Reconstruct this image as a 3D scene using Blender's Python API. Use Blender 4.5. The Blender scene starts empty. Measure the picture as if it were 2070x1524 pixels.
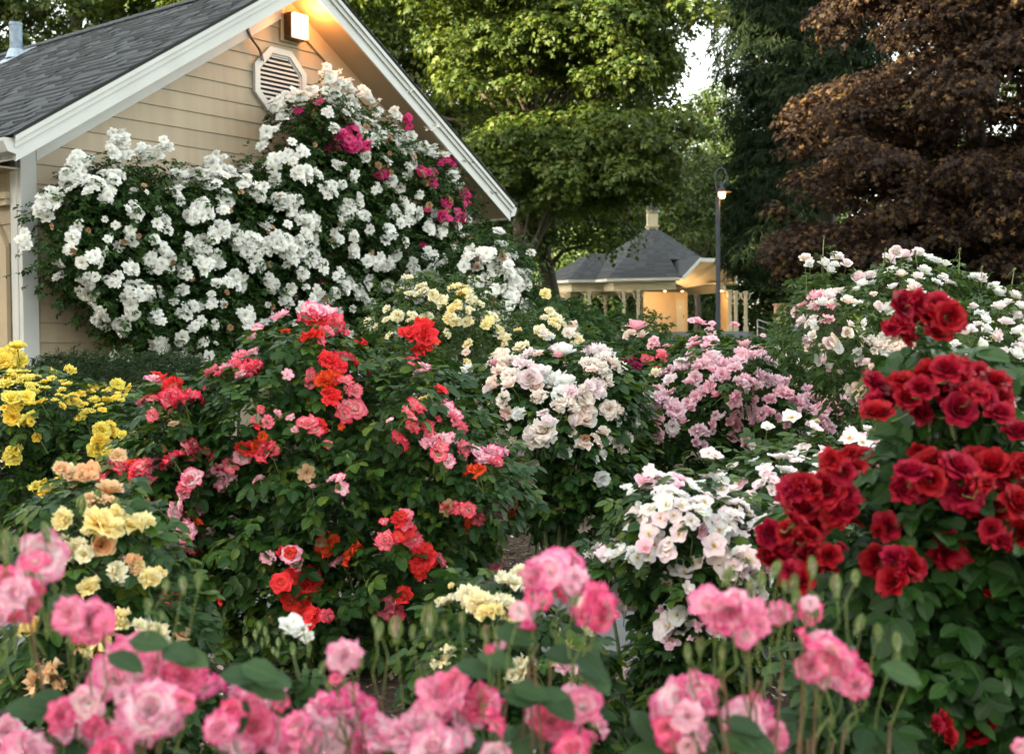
import bpy, math, random
import numpy as np
from mathutils import Vector, Matrix
random.seed(7)
rng = np.random.default_rng(11)
SC = bpy.context.scene
COL = SC.collection
# ------------------------------------------------------------------ camera
F = 2450.0            # focal length in pixels of the 2070 px wide photograph
CAMH = 1.38
PITCH = math.atan(67 / F)
ROLL = 0.008
fwd = np.array([0, math.cos(PITCH), -math.sin(PITCH)])
r0_ = np.array([1.0, 0, 0]); u0_ = np.cross(r0_, fwd)
cr, sr = math.cos(ROLL), math.sin(ROLL)
rgt = r0_ * cr - u0_ * sr
upv = u0_ * cr + r0_ * sr
CAM = np.array([0, 0, CAMH])

def P(px, py, Y):
    """world point(s) seen at photo pixel px,py at world depth Y"""
    px = np.asarray(px, float); py = np.asarray(py, float); Y = np.asarray(Y, float)
    d = fwd + ((px - 1035) / F)[..., None] * rgt + (-(py - 762) / F)[..., None] * upv
    return CAM + d * (Y / d[..., 1])[..., None]

cd = bpy.data.cameras.new('camera'); cam = bpy.data.objects.new('camera', cd); COL.objects.link(cam)
cd.sensor_width = 36; cd.lens = 36 * F / 2070; cd.clip_end = 2000; cd.clip_start = 0.05
M = Matrix(((rgt[0], upv[0], -fwd[0], 0), (rgt[1], upv[1], -fwd[1], 0), (rgt[2], upv[2], -fwd[2], CAMH), (0, 0, 0, 1)))
cam.matrix_world = M
cd.dof.use_dof = True; cd.dof.focus_distance = 6.4; cd.dof.aperture_fstop = 4.3; cd.dof.aperture_blades = 7
SC.camera = cam

# ------------------------------------------------------------------ light
SUN_EL = math.radians(11); SUN_AZ = math.radians(238)      # compass-like: direction the sun stands in, from +Y clockwise
sd = Vector((math.sin(SUN_AZ) * math.cos(SUN_EL), math.cos(SUN_AZ) * math.cos(SUN_EL), math.sin(SUN_EL)))
sl = bpy.data.lights.new('sun', 'SUN'); sl.energy = 5.0; sl.angle = math.radians(0.5); sl.color = (1.0, 0.83, 0.55)
so = bpy.data.objects.new('sun', sl); COL.objects.link(so)
so.rotation_euler = sd.to_track_quat('Z', 'Y').to_euler(); so.location = (0, -20, 60)
w = bpy.data.worlds.new('World'); SC.world = w; w.use_nodes = True
nt = w.node_tree; nt.nodes.clear()
sky = nt.nodes.new('ShaderNodeTexSky'); sky.sky_type = 'NISHITA'; sky.sun_disc = False
sky.sun_elevation = math.radians(24); sky.sun_rotation = SUN_AZ; sky.altitude = 50; sky.air_density = 1.0; sky.dust_density = 2.0
sky.sun_elevation = SUN_EL
bg = nt.nodes.new('ShaderNodeBackground'); bg.inputs[1].default_value = 0.15
wo = nt.nodes.new('ShaderNodeOutputWorld')
hs_ = nt.nodes.new('ShaderNodeHueSaturation'); hs_.inputs['Saturation'].default_value = .42; hs_.inputs['Value'].default_value = 1.1
nt.links.new(sky.outputs[0], hs_.inputs['Color']); tn_ = nt.nodes.new('ShaderNodeMix'); tn_.data_type = 'RGBA'; tn_.blend_type = 'MULTIPLY'; tn_.inputs[0].default_value = 1; tn_.inputs[7].default_value = (1.06, 1.0, .88, 1)
nt.links.new(hs_.outputs[0], tn_.inputs[6]); nt.links.new(tn_.outputs[2], bg.inputs[0]); nt.links.new(bg.outputs[0], wo.inputs[0])
SC.view_settings.view_transform = 'Standard'; SC.view_settings.look = 'None'
SC.view_settings.exposure = 2.95; SC.view_settings.gamma = 1
SC.cycles.max_bounces = 7; SC.cycles.diffuse_bounces = 4; SC.cycles.transmission_bounces = 4
SC.cycles.transparent_max_bounces = 8; SC.cycles.glossy_bounces = 3
SC.cycles.use_denoising = True
SC.cycles.sample_clamp_indirect = 6

# ------------------------------------------------------------------ materials
def mat(name):
    m = bpy.data.materials.new(name); m.use_nodes = True
    n = m.node_tree; n.nodes.clear()
    o = n.nodes.new('ShaderNodeOutputMaterial')
    return m, n, o
def N(n, t, **kw):
    x = n.nodes.new(t)
    for k, v in kw.items():
        if k.startswith('i_'): x.inputs[int(k[2:]) if k[2:].isdigit() else k[2:]].default_value = v
        else: setattr(x, k, v)
    return x
def c4(c): return (c[0], c[1], c[2], 1)
def mixc(n, f, a, b):
    x = n.nodes.new('ShaderNodeMix'); x.data_type = 'RGBA'
    for s, v in ((x.inputs[0], f), (x.inputs[6], a), (x.inputs[7], b)):
        if isinstance(v, (int, float)): s.default_value = v
        elif isinstance(v, tuple): s.default_value = c4(v)
        else: n.links.new(v, s)
    return x.outputs[2]
def ramp(n, fac, stops):
    x = n.nodes.new('ShaderNodeValToRGB'); e = x.color_ramp.elements
    while len(e) < len(stops): e.new(0.5)
    for k, (p, c) in enumerate(stops): e[k].position = p; e[k].color = c4(c) if len(c) == 3 else c
    n.links.new(fac, x.inputs[0]); return x.outputs[0]
def maprange(n, v, a, b, c, d):
    x = N(n, 'ShaderNodeMapRange'); n.links.new(v, x.inputs[0])
    for i, q in zip((1, 2, 3, 4), (a, b, c, d)): x.inputs[i].default_value = q
    return x.outputs[0]
def rnd_node(n):
    a = N(n, 'ShaderNodeAttribute', attribute_name='rnd'); o = N(n, 'ShaderNodeObjectInfo')
    s = N(n, 'ShaderNodeMath', operation='ADD'); n.links.new(a.outputs['Fac'], s.inputs[0]); n.links.new(o.outputs['Random'], s.inputs[1])
    f = N(n, 'ShaderNodeMath', operation='FRACT'); n.links.new(s.outputs[0], f.inputs[0]); return f.outputs[0]
def noise(n, scale, detail=3, coord='Object', rough=0.5):
    t = N(n, 'ShaderNodeTexCoord'); x = N(n, 'ShaderNodeTexNoise'); x.inputs['Scale'].default_value = scale
    x.inputs['Detail'].default_value = detail; x.inputs['Roughness'].default_value = rough
    n.links.new(t.outputs[coord], x.inputs['Vector']); return x.outputs[0]
def bump(n, h, strength, dist=0.01):
    b = N(n, 'ShaderNodeBump'); b.inputs['Strength'].default_value = strength; b.inputs['Distance'].default_value = dist
    n.links.new(h, b.inputs['Height']); return b.outputs[0]
def solid(name, c, rough=0.6, var=0.12, ns=3.0, bmp=0.0, bs=60, metal=0.0, spec=0.5):
    m, n, o = mat(name)
    p = N(n, 'ShaderNodeBsdfPrincipled'); p.inputs['Roughness'].default_value = rough
    p.inputs['Metallic'].default_value = metal; p.inputs['Specular IOR Level'].default_value = spec
    f = noise(n, ns, 5)
    d = tuple(max(0, v * (1 - var)) for v in c); l = tuple(v * (1 + var) for v in c)
    n.links.new(mixc(n, maprange(n, f, .3, .7, 0, 1), d, l), p.inputs['Base Color'])
    if bmp: n.links.new(bump(n, noise(n, bs, 4), bmp, .004), p.inputs['Normal'])
    n.links.new(p.outputs[0], o.inputs[0]); return m
def leafmat(name, cols, rough=0.42, trans=0.3, tcol=None, spec=0.3, veins=False, k=.72, gain=(1, 1, 1)):
    m, n, o = mat(name); cols = [tuple(v * k * g for v, g in zip(c, gain)) for c in cols]
    r = rnd_node(n)
    col = ramp(n, r, [(k / (len(cols) - 1), c) for k, c in enumerate(cols)])
    p = N(n, 'ShaderNodeBsdfPrincipled'); p.inputs['Roughness'].default_value = rough; p.inputs['Specular IOR Level'].default_value = spec
    if veins:
        uv = N(n, 'ShaderNodeUVMap', uv_map='uv'); sp = N(n, 'ShaderNodeSeparateXYZ'); n.links.new(uv.outputs[0], sp.inputs[0])
        ab = N(n, 'ShaderNodeMath', operation='ABSOLUTE'); n.links.new(sp.outputs[0], ab.inputs[0])
        mu = N(n, 'ShaderNodeMath', operation='MULTIPLY_ADD'); n.links.new(ab.outputs[0], mu.inputs[0]); mu.inputs[1].default_value = -1.1
        n.links.new(sp.outputs[1], mu.inputs[2])
        m2 = N(n, 'ShaderNodeMath', operation='MULTIPLY'); n.links.new(mu.outputs[0], m2.inputs[0]); m2.inputs[1].default_value = 44
        sn = N(n, 'ShaderNodeMath', operation='SINE'); n.links.new(m2.outputs[0], sn.inputs[0])
        mid = maprange(n, ab.outputs[0], 0.0, 0.035, 1.0, 0.0)
        vein = maprange(n, sn.outputs[0], .75, 1.0, 0, .45)
        mx = N(n, 'ShaderNodeMath', operation='MAXIMUM'); n.links.new(mid, mx.inputs[0]); n.links.new(vein, mx.inputs[1])
        lite = N(n, 'ShaderNodeHueSaturation'); lite.inputs['Value'].default_value = 1.7; n.links.new(col, lite.inputs['Color'])
        col = mixc(n, mx.outputs[0], col, lite.outputs[0])
        n.links.new(bump(n, sn.outputs[0], .35, .002), p.inputs['Normal'])
    n.links.new(col, p.inputs['Base Color'])
    t = N(n, 'ShaderNodeBsdfTranslucent')
    h = N(n, 'ShaderNodeHueSaturation'); h.inputs['Hue'].default_value = .475; h.inputs['Value'].default_value = 1.6; h.inputs['Saturation'].default_value = 1.1
    n.links.new(col, h.inputs['Color']); n.links.new(h.outputs[0], t.inputs[0])
    x = N(n, 'ShaderNodeMixShader', i_0=trans); n.links.new(p.outputs[0], x.inputs[1]); n.links.new(t.outputs[0], x.inputs[2])
    n.links.new(x.outputs[0], o.inputs[0]); return m
def petalmat(name, base, mid, tip, alt=None, streak=0.25, trans=0.28, rough=.6, alt_amt=.5, pos=(.08, .5, .92)):
    """petal colour runs from the base of the petal to its rim; alt = colour some blooms lean towards"""
    m, n, o = mat(name)
    uv = N(n, 'ShaderNodeUVMap', uv_map='uv'); sp = N(n, 'ShaderNodeSeparateXYZ'); n.links.new(uv.outputs[0], sp.inputs[0])
    ns = noise(n, 9, 3, 'Generated')
    ad = N(n, 'ShaderNodeMath', operation='MULTIPLY_ADD'); n.links.new(ns, ad.inputs[0]); ad.inputs[1].default_value = streak
    n.links.new(sp.outputs[1], ad.inputs[2])
    sb = N(n, 'ShaderNodeMath', operation='SUBTRACT'); n.links.new(ad.outputs[0], sb.inputs[0]); sb.inputs[1].default_value = streak / 2
    col = ramp(n, sb.outputs[0], [(pos[0], base), (pos[1], mid), (pos[2], tip)])
    r = rnd_node(n)
    if alt: col = mixc(n, maprange(n, r, .45, 1, 0, alt_amt), col, alt)
    hs = N(n, 'ShaderNodeHueSaturation'); n.links.new(col, hs.inputs['Color'])
    n.links.new(maprange(n, r, 0, 1, .93, 1.05), hs.inputs['Value'])
    mp = N(n, 'ShaderNodeMapping'); mp.inputs['Scale'].default_value = (7, .8, 1); n.links.new(uv.outputs[0], mp.inputs[0])
    vn = N(n, 'ShaderNodeTexNoise'); vn.inputs['Scale'].default_value = 1.6; vn.inputs['Detail'].default_value = 3; n.links.new(mp.outputs[0], vn.inputs['Vector'])
    h2 = N(n, 'ShaderNodeHueSaturation'); n.links.new(hs.outputs[0], h2.inputs['Color']); n.links.new(maprange(n, vn.outputs[0], .3, .7, .89, 1.03), h2.inputs['Value']); hs = h2
    p = N(n, 'ShaderNodeBsdfPrincipled'); p.inputs['Roughness'].default_value = rough; p.inputs['Specular IOR Level'].default_value = .2
    n.links.new(bump(n, vn.outputs[0], .5, .002), p.inputs['Normal'])
    n.links.new(hs.outputs[0], p.inputs['Base Color'])
    t = N(n, 'ShaderNodeBsdfTranslucent'); n.links.new(hs.outputs[0], t.inputs[0])
    x = N(n, 'ShaderNodeMixShader', i_0=trans); n.links.new(p.outputs[0], x.inputs[1]); n.links.new(t.outputs[0], x.inputs[2])
    n.links.new(x.outputs[0], o.inputs[0]); return m

MT = {}
MT['leaf_rose'] = leafmat('rose_leaf', [(.016, .04, .012), (.03, .068, .018), (.022, .055, .02), (.05, .1, .024), (.11, .14, .03)], .4, .28, k=.92, gain=(.82, 1.0, .62), spec=.22)
MT['leaf_near'] = leafmat('rose_leaf_glossy', [(.016, .04, .014), (.03, .07, .02), (.022, .056, .024), (.05, .105, .026), (.11, .14, .03)], .33, .22, veins=True, k=.92, gain=(.82, 1.0, .62), spec=.24)
MT['leaf_red'] = leafmat('dark_rose_leaf', [(.016, .04, .016), (.026, .062, .02), (.05, .11, .028), (.02, .05, .02)], .33, .2, veins=True, k=.82, gain=(.82, 1.0, .65), spec=.28)
MT['leaf_pale'] = leafmat('pale_rose_leaf', [(.04, .09, .022), (.06, .13, .03), (.1, .17, .045), (.04, .1, .03)], .45, .3)
MT['leaf_climb'] = leafmat('climber_leaf', [(.02, .052, .018), (.03, .075, .022), (.055, .11, .03), (.03, .065, .02)], .42, .25, k=.72, gain=(.85, 1.0, .65), spec=.2)
MT['leaf_fg'] = leafmat('foreground_leaf', [(.03, .08, .03), (.045, .11, .04), (.06, .13, .04)], .45, .3, veins=True)
MT['hedge'] = leafmat('hedge_needle', [(.018, .045, .018), (.03, .07, .025), (.05, .09, .03)], .5, .2)
MT['maple'] = leafmat('maple_leaf', [(.035, .07, .012), (.055, .10, .014), (.11, .145, .02), (.03, .065, .014)], .5, .33, k=.72)
MT['copper'] = leafmat('copper_leaf', [(.03, .021, .022), (.042, .029, .025), (.08, .055, .033), (.028, .02, .022), (.19, .115, .045)], .5, .38, spec=.1, k=.62)  # last stop puts the gold of sunlit leaves into the colour
MT['conifer'] = leafmat('conifer_leaf', [(.022, .05, .028), (.035, .07, .032), (.055, .085, .03), (.02, .04, .024)], .6, .15, spec=.15, k=.5)
MT['wood'] = leafmat('woodland_leaf', [(.03, .06, .014), (.05, .09, .02), (.08, .13, .022)], .55, .3)
MT['shrub'] = leafmat('shrub_leaf', [(.03, .08, .02), (.05, .12, .03), (.07, .15, .04)], .5, .3)
MT['bark'] = solid('bark', (.04, .03, .022), .9, .4, 6, .8, 25)
MT['cane'] = solid('rose_cane', (.07, .10, .035), .55, .3, 30)
MT['cane_brown'] = solid('rose_cane_brown', (.13, .075, .035), .6, .3, 30)
MT['cane_green'] = solid('rose_stalk_green', (.12, .17, .05), .5, .3, 30)
MT['sepal'] = solid('sepal', (.11, .18, .045), .5, .3, 60)
MT['stamen'] = solid('stamen', (.75, .42, .06), .7, .3, 60)
W3 = (.82, .83, .80)
MT['white'] = petalmat('petal_white', (.8, .8, .62), (.90, .91, .88), (.92, .93, .92), (.88, .84, .72), alt_amt=.2, trans=.38)
MT['magenta'] = petalmat('petal_magenta', (.8, .35, .5), (.75, .06, .26), (.68, .035, .22), (.8, .2, .42))
MT['coral'] = petalmat('petal_coral', (.95, .86, .74), (.9, .3, .34), (.8, .025, .085), (.9, .4, .5), pos=(.2, .6, .94))
MT['coralred'] = petalmat('petal_coral_red', (.9, .5, .3), (.82, .07, .05), (.78, .03, .025), (.8, .04, .08))
MT['orange'] = petalmat('petal_orange', (.9, .5, .1), (.88, .17, .03), (.8, .06, .02), (.85, .1, .06))
MT['pinkpale'] = petalmat('petal_pink_white', (.95, .9, .85), (.93, .62, .68), (.85, .06, .24), (.92, .55, .64), pos=(.2, .72, 1.0))
MT['fgpink'] = petalmat('petal_fringed_pink', (.95, .88, .8), (.93, .55, .64), (.88, .07, .32), (.92, .42, .58), streak=.5, trans=.35, pos=(.12, .6, .98))
MT['fgpale'] = petalmat('petal_fringed_pale', (.95, .91, .87), (.94, .76, .79), (.9, .2, .44), (.93, .62, .72), streak=.45, trans=.35, pos=(.15, .65, 1.0))
MT['fgdeep'] = petalmat('petal_fringed_deep', (.94, .76, .72), (.92, .34, .46), (.86, .04, .24), (.92, .3, .48), streak=.45, trans=.35, pos=(.15, .6, .98))
MT['red'] = petalmat('petal_dark_red', (.14, .003, .006), (.27, .003, .008), (.36, .005, .013), (.3, .006, .05), streak=.3, trans=.12, rough=.5, alt_amt=.6)
MT['blush'] = petalmat('petal_blush', (.9, .84, .55), (.93, .87, .87), (.92, .8, .82), (.9, .64, .72), alt_amt=.5)
MT['cream'] = petalmat('petal_cream', (.92, .58, .42), (.94, .8, .7), (.94, .89, .82), (.93, .68, .6), alt_amt=.55)
MT['lavender'] = petalmat('petal_lavender_pink', (.86, .4, .5), (.88, .52, .64), (.91, .7, .76), (.88, .45, .56), alt_amt=.6)
MT['pink'] = petalmat('petal_pink', (.88, .36, .44), (.9, .46, .55), (.92, .66, .72), (.88, .26, .38))
MT['yellow'] = petalmat('petal_yellow', (.85, .5, .02), (.88, .7, .06), (.86, .78, .2), (.85, .5, .01))
MT['butter'] = petalmat('petal_butter', (.93, .56, .08), (.94, .78, .28), (.94, .87, .5), (.93, .66, .2))
MT['peach'] = petalmat('petal_peach', (.88, .35, .1), (.88, .52, .25), (.88, .66, .4), (.87, .3, .12))
MT['ycream'] = petalmat('petal_yellow_cream', (.92, .66, .2), (.94, .85, .5), (.93, .9, .7), (.93, .76, .38))
MT['spent'] = petalmat('petal_spent', (.5, .3, .12), (.42, .25, .12), (.3, .16, .08), (.6, .42, .25))
MT['maroon'] = petalmat('petal_maroon', (.3, .01, .04), (.28, .01, .06), (.3, .02, .1), None)

# ------------------------------------------------------------------ mesh tools
def newmesh(name, V, faces_flat, counts, mats, uv=None, rnd=None, matidx=None, smooth=True):
    me = bpy.data.meshes.new(name)
    V = np.asarray(V, np.float32); faces_flat = np.asarray(faces_flat, np.int32); counts = np.asarray(counts, np.int32)
    me.vertices.add(len(V)); me.vertices.foreach_set('co', V.ravel())
    me.loops.add(len(faces_flat)); me.loops.foreach_set('vertex_index', faces_flat)
    me.polygons.add(len(counts))
    st = np.zeros(len(counts), np.int32); st[1:] = np.cumsum(counts)[:-1]
    me.polygons.foreach_set('loop_start', st)
    me.polygons.foreach_set('use_smooth', np.full(len(counts), smooth, bool))
    for m in mats: me.materials.append(m)
    if matidx is not None: me.polygons.foreach_set('material_index', np.asarray(matidx, np.int32))
    me.update(calc_edges=True)
    if uv is not None:
        l = me.uv_layers.new(name='uv'); l.data.foreach_set('uv', np.asarray(uv, np.float32)[faces_flat].ravel())
    a = me.attributes.new('rnd', 'FLOAT', 'POINT')
    a.data.foreach_set('value', np.asarray(rnd if rnd is not None else np.zeros(len(V)), np.float32))
    return me
class T:   # template: verts, faces (list of tuples), uv, mats list + matidx per face
    def __init__(s, V, Fc, uv=None, mi=None, rnd=None):
        s.V = np.asarray(V, float); s.F = Fc
        s.flat = np.concatenate([np.asarray(f, np.int64) for f in Fc]); s.cnt = np.array([len(f) for f in Fc])
        s.uv = np.zeros((len(s.V), 2)) if uv is None else np.asarray(uv, float)
        s.mi = np.zeros(len(Fc), int) if mi is None else np.asarray(mi)
        s.rnd = np.zeros(len(s.V)) if rnd is None else np.asarray(rnd)
def tjoin(ts):
    V = []; Fc = []; uv = []; mi = []; rn = []; k = 0
    for t in ts:
        V.append(t.V); uv.append(t.uv); mi.append(t.mi); rn.append(t.rnd)
        Fc += [tuple(i + k for i in f) for f in t.F]; k += len(t.V)
    return T(np.vstack(V), Fc, np.vstack(uv), np.concatenate(mi), np.concatenate(rn))
def inst(t, pos, R, S):
    """pos (n,3), R (n,3,3) columns = axes, S (n,) or (n,3) -> arrays"""
    n = len(pos); S = np.asarray(S, float)
    if S.ndim == 1: S = np.repeat(S[:, None], 3, 1)
    V = np.einsum('nij,nvj->nvi', R, t.V[None] * S[:, None, :]) + pos[:, None, :]
    k = len(t.V)
    flat = (t.flat[None] + (np.arange(n) * k)[:, None]).ravel()
    rn = (t.rnd[None] + rng.random(n)[:, None]) % 1.0
    return V.reshape(-1, 3), flat, np.tile(t.cnt, n), np.tile(t.uv, (n, 1)), np.tile(t.mi, n), rn.ravel()
def build(name, groups, mats, parent=None, smooth=True):
    """groups: list of inst() results (+ optional material offset)"""
    V = []; fl = []; ct = []; uv = []; mi = []; rn = []; k = 0
    for g in groups:
        off = g[6] if len(g) > 6 else 0
        V.append(g[0]); fl.append(g[1] + k); ct.append(g[2]); uv.append(g[3]); mi.append(g[4] + off); rn.append(g[5]); k += len(g[0])
    me = newmesh(name, np.vstack(V), np.concatenate(fl), np.concatenate(ct), mats, np.vstack(uv), np.concatenate(rn), np.concatenate(mi), smooth)
    return link(name, me, parent)
LOCAL = [False]      # False: part meshes are written in world coordinates; True: in their thing's frame
def link(name, me, parent=None):
    o = bpy.data.objects.new(name, me); COL.objects.link(o)
    if parent is not None:
        o.parent = parent
        if not LOCAL[0]: o.matrix_parent_inverse = parent.matrix_basis.inverted()
    return o
def nrm(a): return a / np.maximum(np.linalg.norm(a, axis=-1, keepdims=True), 1e-9)
def frames(z, x):
    """rotation matrices whose z column = z and y column near x (forward)"""
    z = nrm(z); y = nrm(x - (x * z).sum(-1, keepdims=True) * z); xx = np.cross(y, z)
    return np.stack([xx, y, z], -1)
def rdir(n):
    return nrm(rng.normal(size=(n, 3)))
class MB:
    """collects boxes, tubes, prisms; builds ONE mesh"""
    def __init__(s): s.V = []; s.F = []; s.r = []
    def add(s, V, Fc, r=None):
        k = len(s.V); s.V += [tuple(v) for v in V]; s.F += [tuple(i + k for i in f) for f in Fc]
        s.r += [random.random() if r is None else r] * len(V)
    def box(s, a, b, r=None, taper=None):
        x0, y0, z0 = a; x1, y1, z1 = b
        s.add([(x0, y0, z0), (x1, y0, z0), (x1, y1, z0), (x0, y1, z0), (x0, y0, z1), (x1, y0, z1), (x1, y1, z1), (x0, y1, z1)],
              [(0, 3, 2, 1), (4, 5, 6, 7), (0, 1, 5, 4), (1, 2, 6, 5), (2, 3, 7, 6), (3, 0, 4, 7)], r)
    def hexa(s, v8, r=None):
        s.add(v8, [(0, 3, 2, 1), (4, 5, 6, 7), (0, 1, 5, 4), (1, 2, 6, 5), (2, 3, 7, 6), (3, 0, 4, 7)], r)
    def tube(s, pts, rad, n=6, r=None, cap=True):
        pts = [Vector(p) for p in pts]; rings = []
        rad = rad if hasattr(rad, '__len__') else [rad] * len(pts)
        V = []; Fc = []
        for i, p in enumerate(pts):
            d = (pts[min(i + 1, len(pts) - 1)] - pts[max(i - 1, 0)]); d = d.normalized() if d.length > 1e-9 else Vector((0, 0, 1))
            a = d.orthogonal().normalized() if i == 0 else (rings - d * rings.dot(d)).normalized()
            rings = a; b = d.cross(a)
            for j in range(n):
                t = 2 * math.pi * j / n; V.append(p + (a * math.cos(t) + b * math.sin(t)) * rad[i])
        for i in range(len(pts) - 1):
            for j in range(n):
                Fc.append((i * n + j, i * n + (j + 1) % n, (i + 1) * n + (j + 1) % n, (i + 1) * n + j))
        if cap: Fc.append(tuple(range(n - 1, -1, -1))); Fc.append(tuple((len(pts) - 1) * n + j for j in range(n)))
        s.add(V, Fc, r)
    def lathe(s, prof, c=(0, 0, 0), n=16, axis='z', r=None):
        V = []; Fc = []
        for (rr, z) in prof:
            for j in range(n):
                t = 2 * math.pi * j / n; V.append((c[0] + rr * math.cos(t), c[1] + rr * math.sin(t), c[2] + z))
        for i in range(len(prof) - 1):
            for j in range(n): Fc.append((i * n + j, i * n + (j + 1) % n, (i + 1) * n + (j + 1) % n, (i + 1) * n + j))
        Fc.append(tuple(range(n - 1, -1, -1))); Fc.append(tuple((len(prof) - 1) * n + j for j in range(n)))
        s.add(V, Fc, r)
    def prism(s, poly, f, a, b, r=None):
        """poly list of 2-D points, f(p, t) -> 3-D; extrude t from a to b"""
        n = len(poly); V = [f(p, a) for p in poly] + [f(p, b) for p in poly]
        s.add(V, [tuple(range(n - 1, -1, -1)), tuple(range(n, 2 * n))] + [(i, (i + 1) % n, n + (i + 1) % n, n + i) for i in range(n)], r)
    def obj(s, name, m, parent=None, smooth=False, bevel=0):
        fl = [i for f in s.F for i in f]
        me = newmesh(name, np.array(s.V), fl, [len(f) for f in s.F], [m], rnd=s.r, smooth=smooth)
        me.validate()
        import bmesh
        bm = bmesh.new(); bm.from_mesh(me); bmesh.ops.recalc_face_normals(bm, faces=bm.faces); bm.to_mesh(me); bm.free()
        o = link(name, me, parent)
        if bevel:
            b = o.modifiers.new('bevel', 'BEVEL'); b.width = bevel; b.segments = 2; b.limit_method = 'ANGLE'; b.angle_limit = math.radians(40)
        return o
def thing(name, label, cat, loc=(0, 0, 0), rz=0, group=None):
    o = bpy.data.objects.new(name, None); COL.objects.link(o); o.location = loc; o.rotation_euler = (0, 0, rz)
    o.empty_display_size = .1
    tag(o, label, cat, group); return o
def tag(o, label=None, cat=None, group=None, kind=None):
    if label: o['label'] = label
    if cat: o['category'] = cat
    if group: o['group'] = group
    if kind: o['kind'] = kind
    return o

# ------------------------------------------------------------------ leaves
def leaflet(L=1.0, W=.6, fold=.12, curl=.12, hi=True):
    if hi:
        v = [0, .22, .5, .78, 1]; wd = [0, .42, .5, .34, 0]
        V = []; uv = []
        for k, t in enumerate(v): V.append((0, t * L, -curl * t * t * L)); uv.append((0, t))
        for s in (-1, 1):
            for k in (1, 2, 3):
                V.append((s * wd[k] * W * L, (v[k] + .02) * L, fold * wd[k] * L - curl * v[k] ** 2 * L)); uv.append((s * wd[k], v[k]))
        Fc = [(0, 1, 5), (1, 2, 6, 5), (2, 3, 7, 6), (3, 4, 7), (1, 0, 8), (2, 1, 8, 9), (3, 2, 9, 10), (4, 3, 10)]
        return T(V, Fc, uv)
    V = [(0, 0, 0), (-.5 * W * L, .48 * L, fold * L), (0, L, -curl * L), (.5 * W * L, .48 * L, fold * L)]
    return T(V, [(0, 2, 1), (0, 3, 2)], [(0, 0), (-.5, .5), (0, 1), (.5, .5)])
def xf(t, pos, rot, sc=1.0, drnd=0.0):
    R = np.array(Matrix.Rotation(rot[2], 3, 'Z') @ Matrix.Rotation(rot[0], 3, 'X') @ Matrix.Rotation(rot[1], 3, 'Y'))
    return T(t.V @ R.T * sc + np.array(pos), t.F, t.uv, t.mi, (t.rnd + drnd) % 1)
def compound(hi=True, n=5, seed=0):
    r = random.Random(seed); ts = []
    lf = lambda: leaflet(.42 * r.uniform(.85, 1.15), .64, r.uniform(.05, .2), r.uniform(.0, .3), hi)
    ts.append(xf(lf(), (0, .62, 0), (r.uniform(-.3, .1), 0, 0), 1.08))
    for k, y in enumerate((.56, .28)[:(n - 1) // 2]):
        for s in (-1, 1):
            ts.append(xf(lf(), (0, y, 0), (r.uniform(-.3, .15), s * r.uniform(-.2, .3), -s * r.uniform(.85, 1.15)), .95 - .12 * k, r.uniform(0, .15)))
    w = .008
    ts.append(T([(-w, 0, 0), (w, 0, 0), (w, .64, -.004), (-w, .64, -.004)], [(0, 1, 2, 3)], [(0, .5)] * 4))
    return tjoin(ts)
LEAF_HI = [compound(True, 5, k) for k in range(3)]
LEAF_LO = [compound(False, 5, k + 9) for k in range(3)]
def sprig(n, seed, L=.4, spread=1.0, W=.8):
    r = random.Random(seed); ts = []
    for k in range(n):
        a = r.uniform(0, 6.28); t = leaflet(L * r.uniform(.7, 1.2), W, r.uniform(-.1, .2), r.uniform(0, .4), False)
        d = r.uniform(0, .45) * spread
        ts.append(xf(t, (math.sin(a) * d, math.cos(a) * d, r.uniform(-.15, .15)), (r.uniform(-.9, .4), r.uniform(-.4, .4), -a + r.uniform(-.6, .6)), 1, r.uniform(0, .35)))
    return tjoin(ts)
def star(L=.5):
    """five-lobed maple leaf"""
    V = [(0, .0, 0)]; ang = [-125, -95, -62, -38, -22, 0, 22, 38, 62, 95, 125]; rad = [.45, .3, .85, .45, .62, 1.1, .62, .45, .85, .3, .45]
    for a, q in zip(ang, rad): V.append((math.sin(math.radians(a)) * q * L, math.cos(math.radians(a)) * q * L, -.25 * q * q * L * abs(math.sin(math.radians(a)))))
    return T(V, [(0, i + 1, i) for i in range(1, 11)], [(0, .5)] * 12)
def starsprig(n, seed, L=.34):
    r = random.Random(seed); ts = []
    for k in range(n):
        a = r.uniform(0, 6.28); d = r.uniform(.1, .5)
        ts.append(xf(star(L * r.uniform(.7, 1.15)), (math.sin(a) * d, math.cos(a) * d, r.uniform(-.2, .2)), (r.uniform(-1.0, .2), r.uniform(-.4, .4), -a + r.uniform(-.5, .5)), 1, r.uniform(0, .3)))
    return tjoin(ts)
SPRIG = [sprig(6, k, .42) for k in range(3)]
MSPRIG = [starsprig(5, k) for k in range(3)]
def needles(seed):
    r = random.Random(seed); ts = []
    for k in range(9):
        y = r.uniform(0, .8); s = r.choice((-1, 1))
        ts.append(xf(leaflet(r.uniform(.35, .6), .16, 0, .2, False), (0, y, 0), (r.uniform(-.5, .1), 0, -s * r.uniform(.2, .9)), 1, r.uniform(0, .3)))
    return tjoin(ts)
NEEDLE = [needles(k) for k in range(3)]
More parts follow.
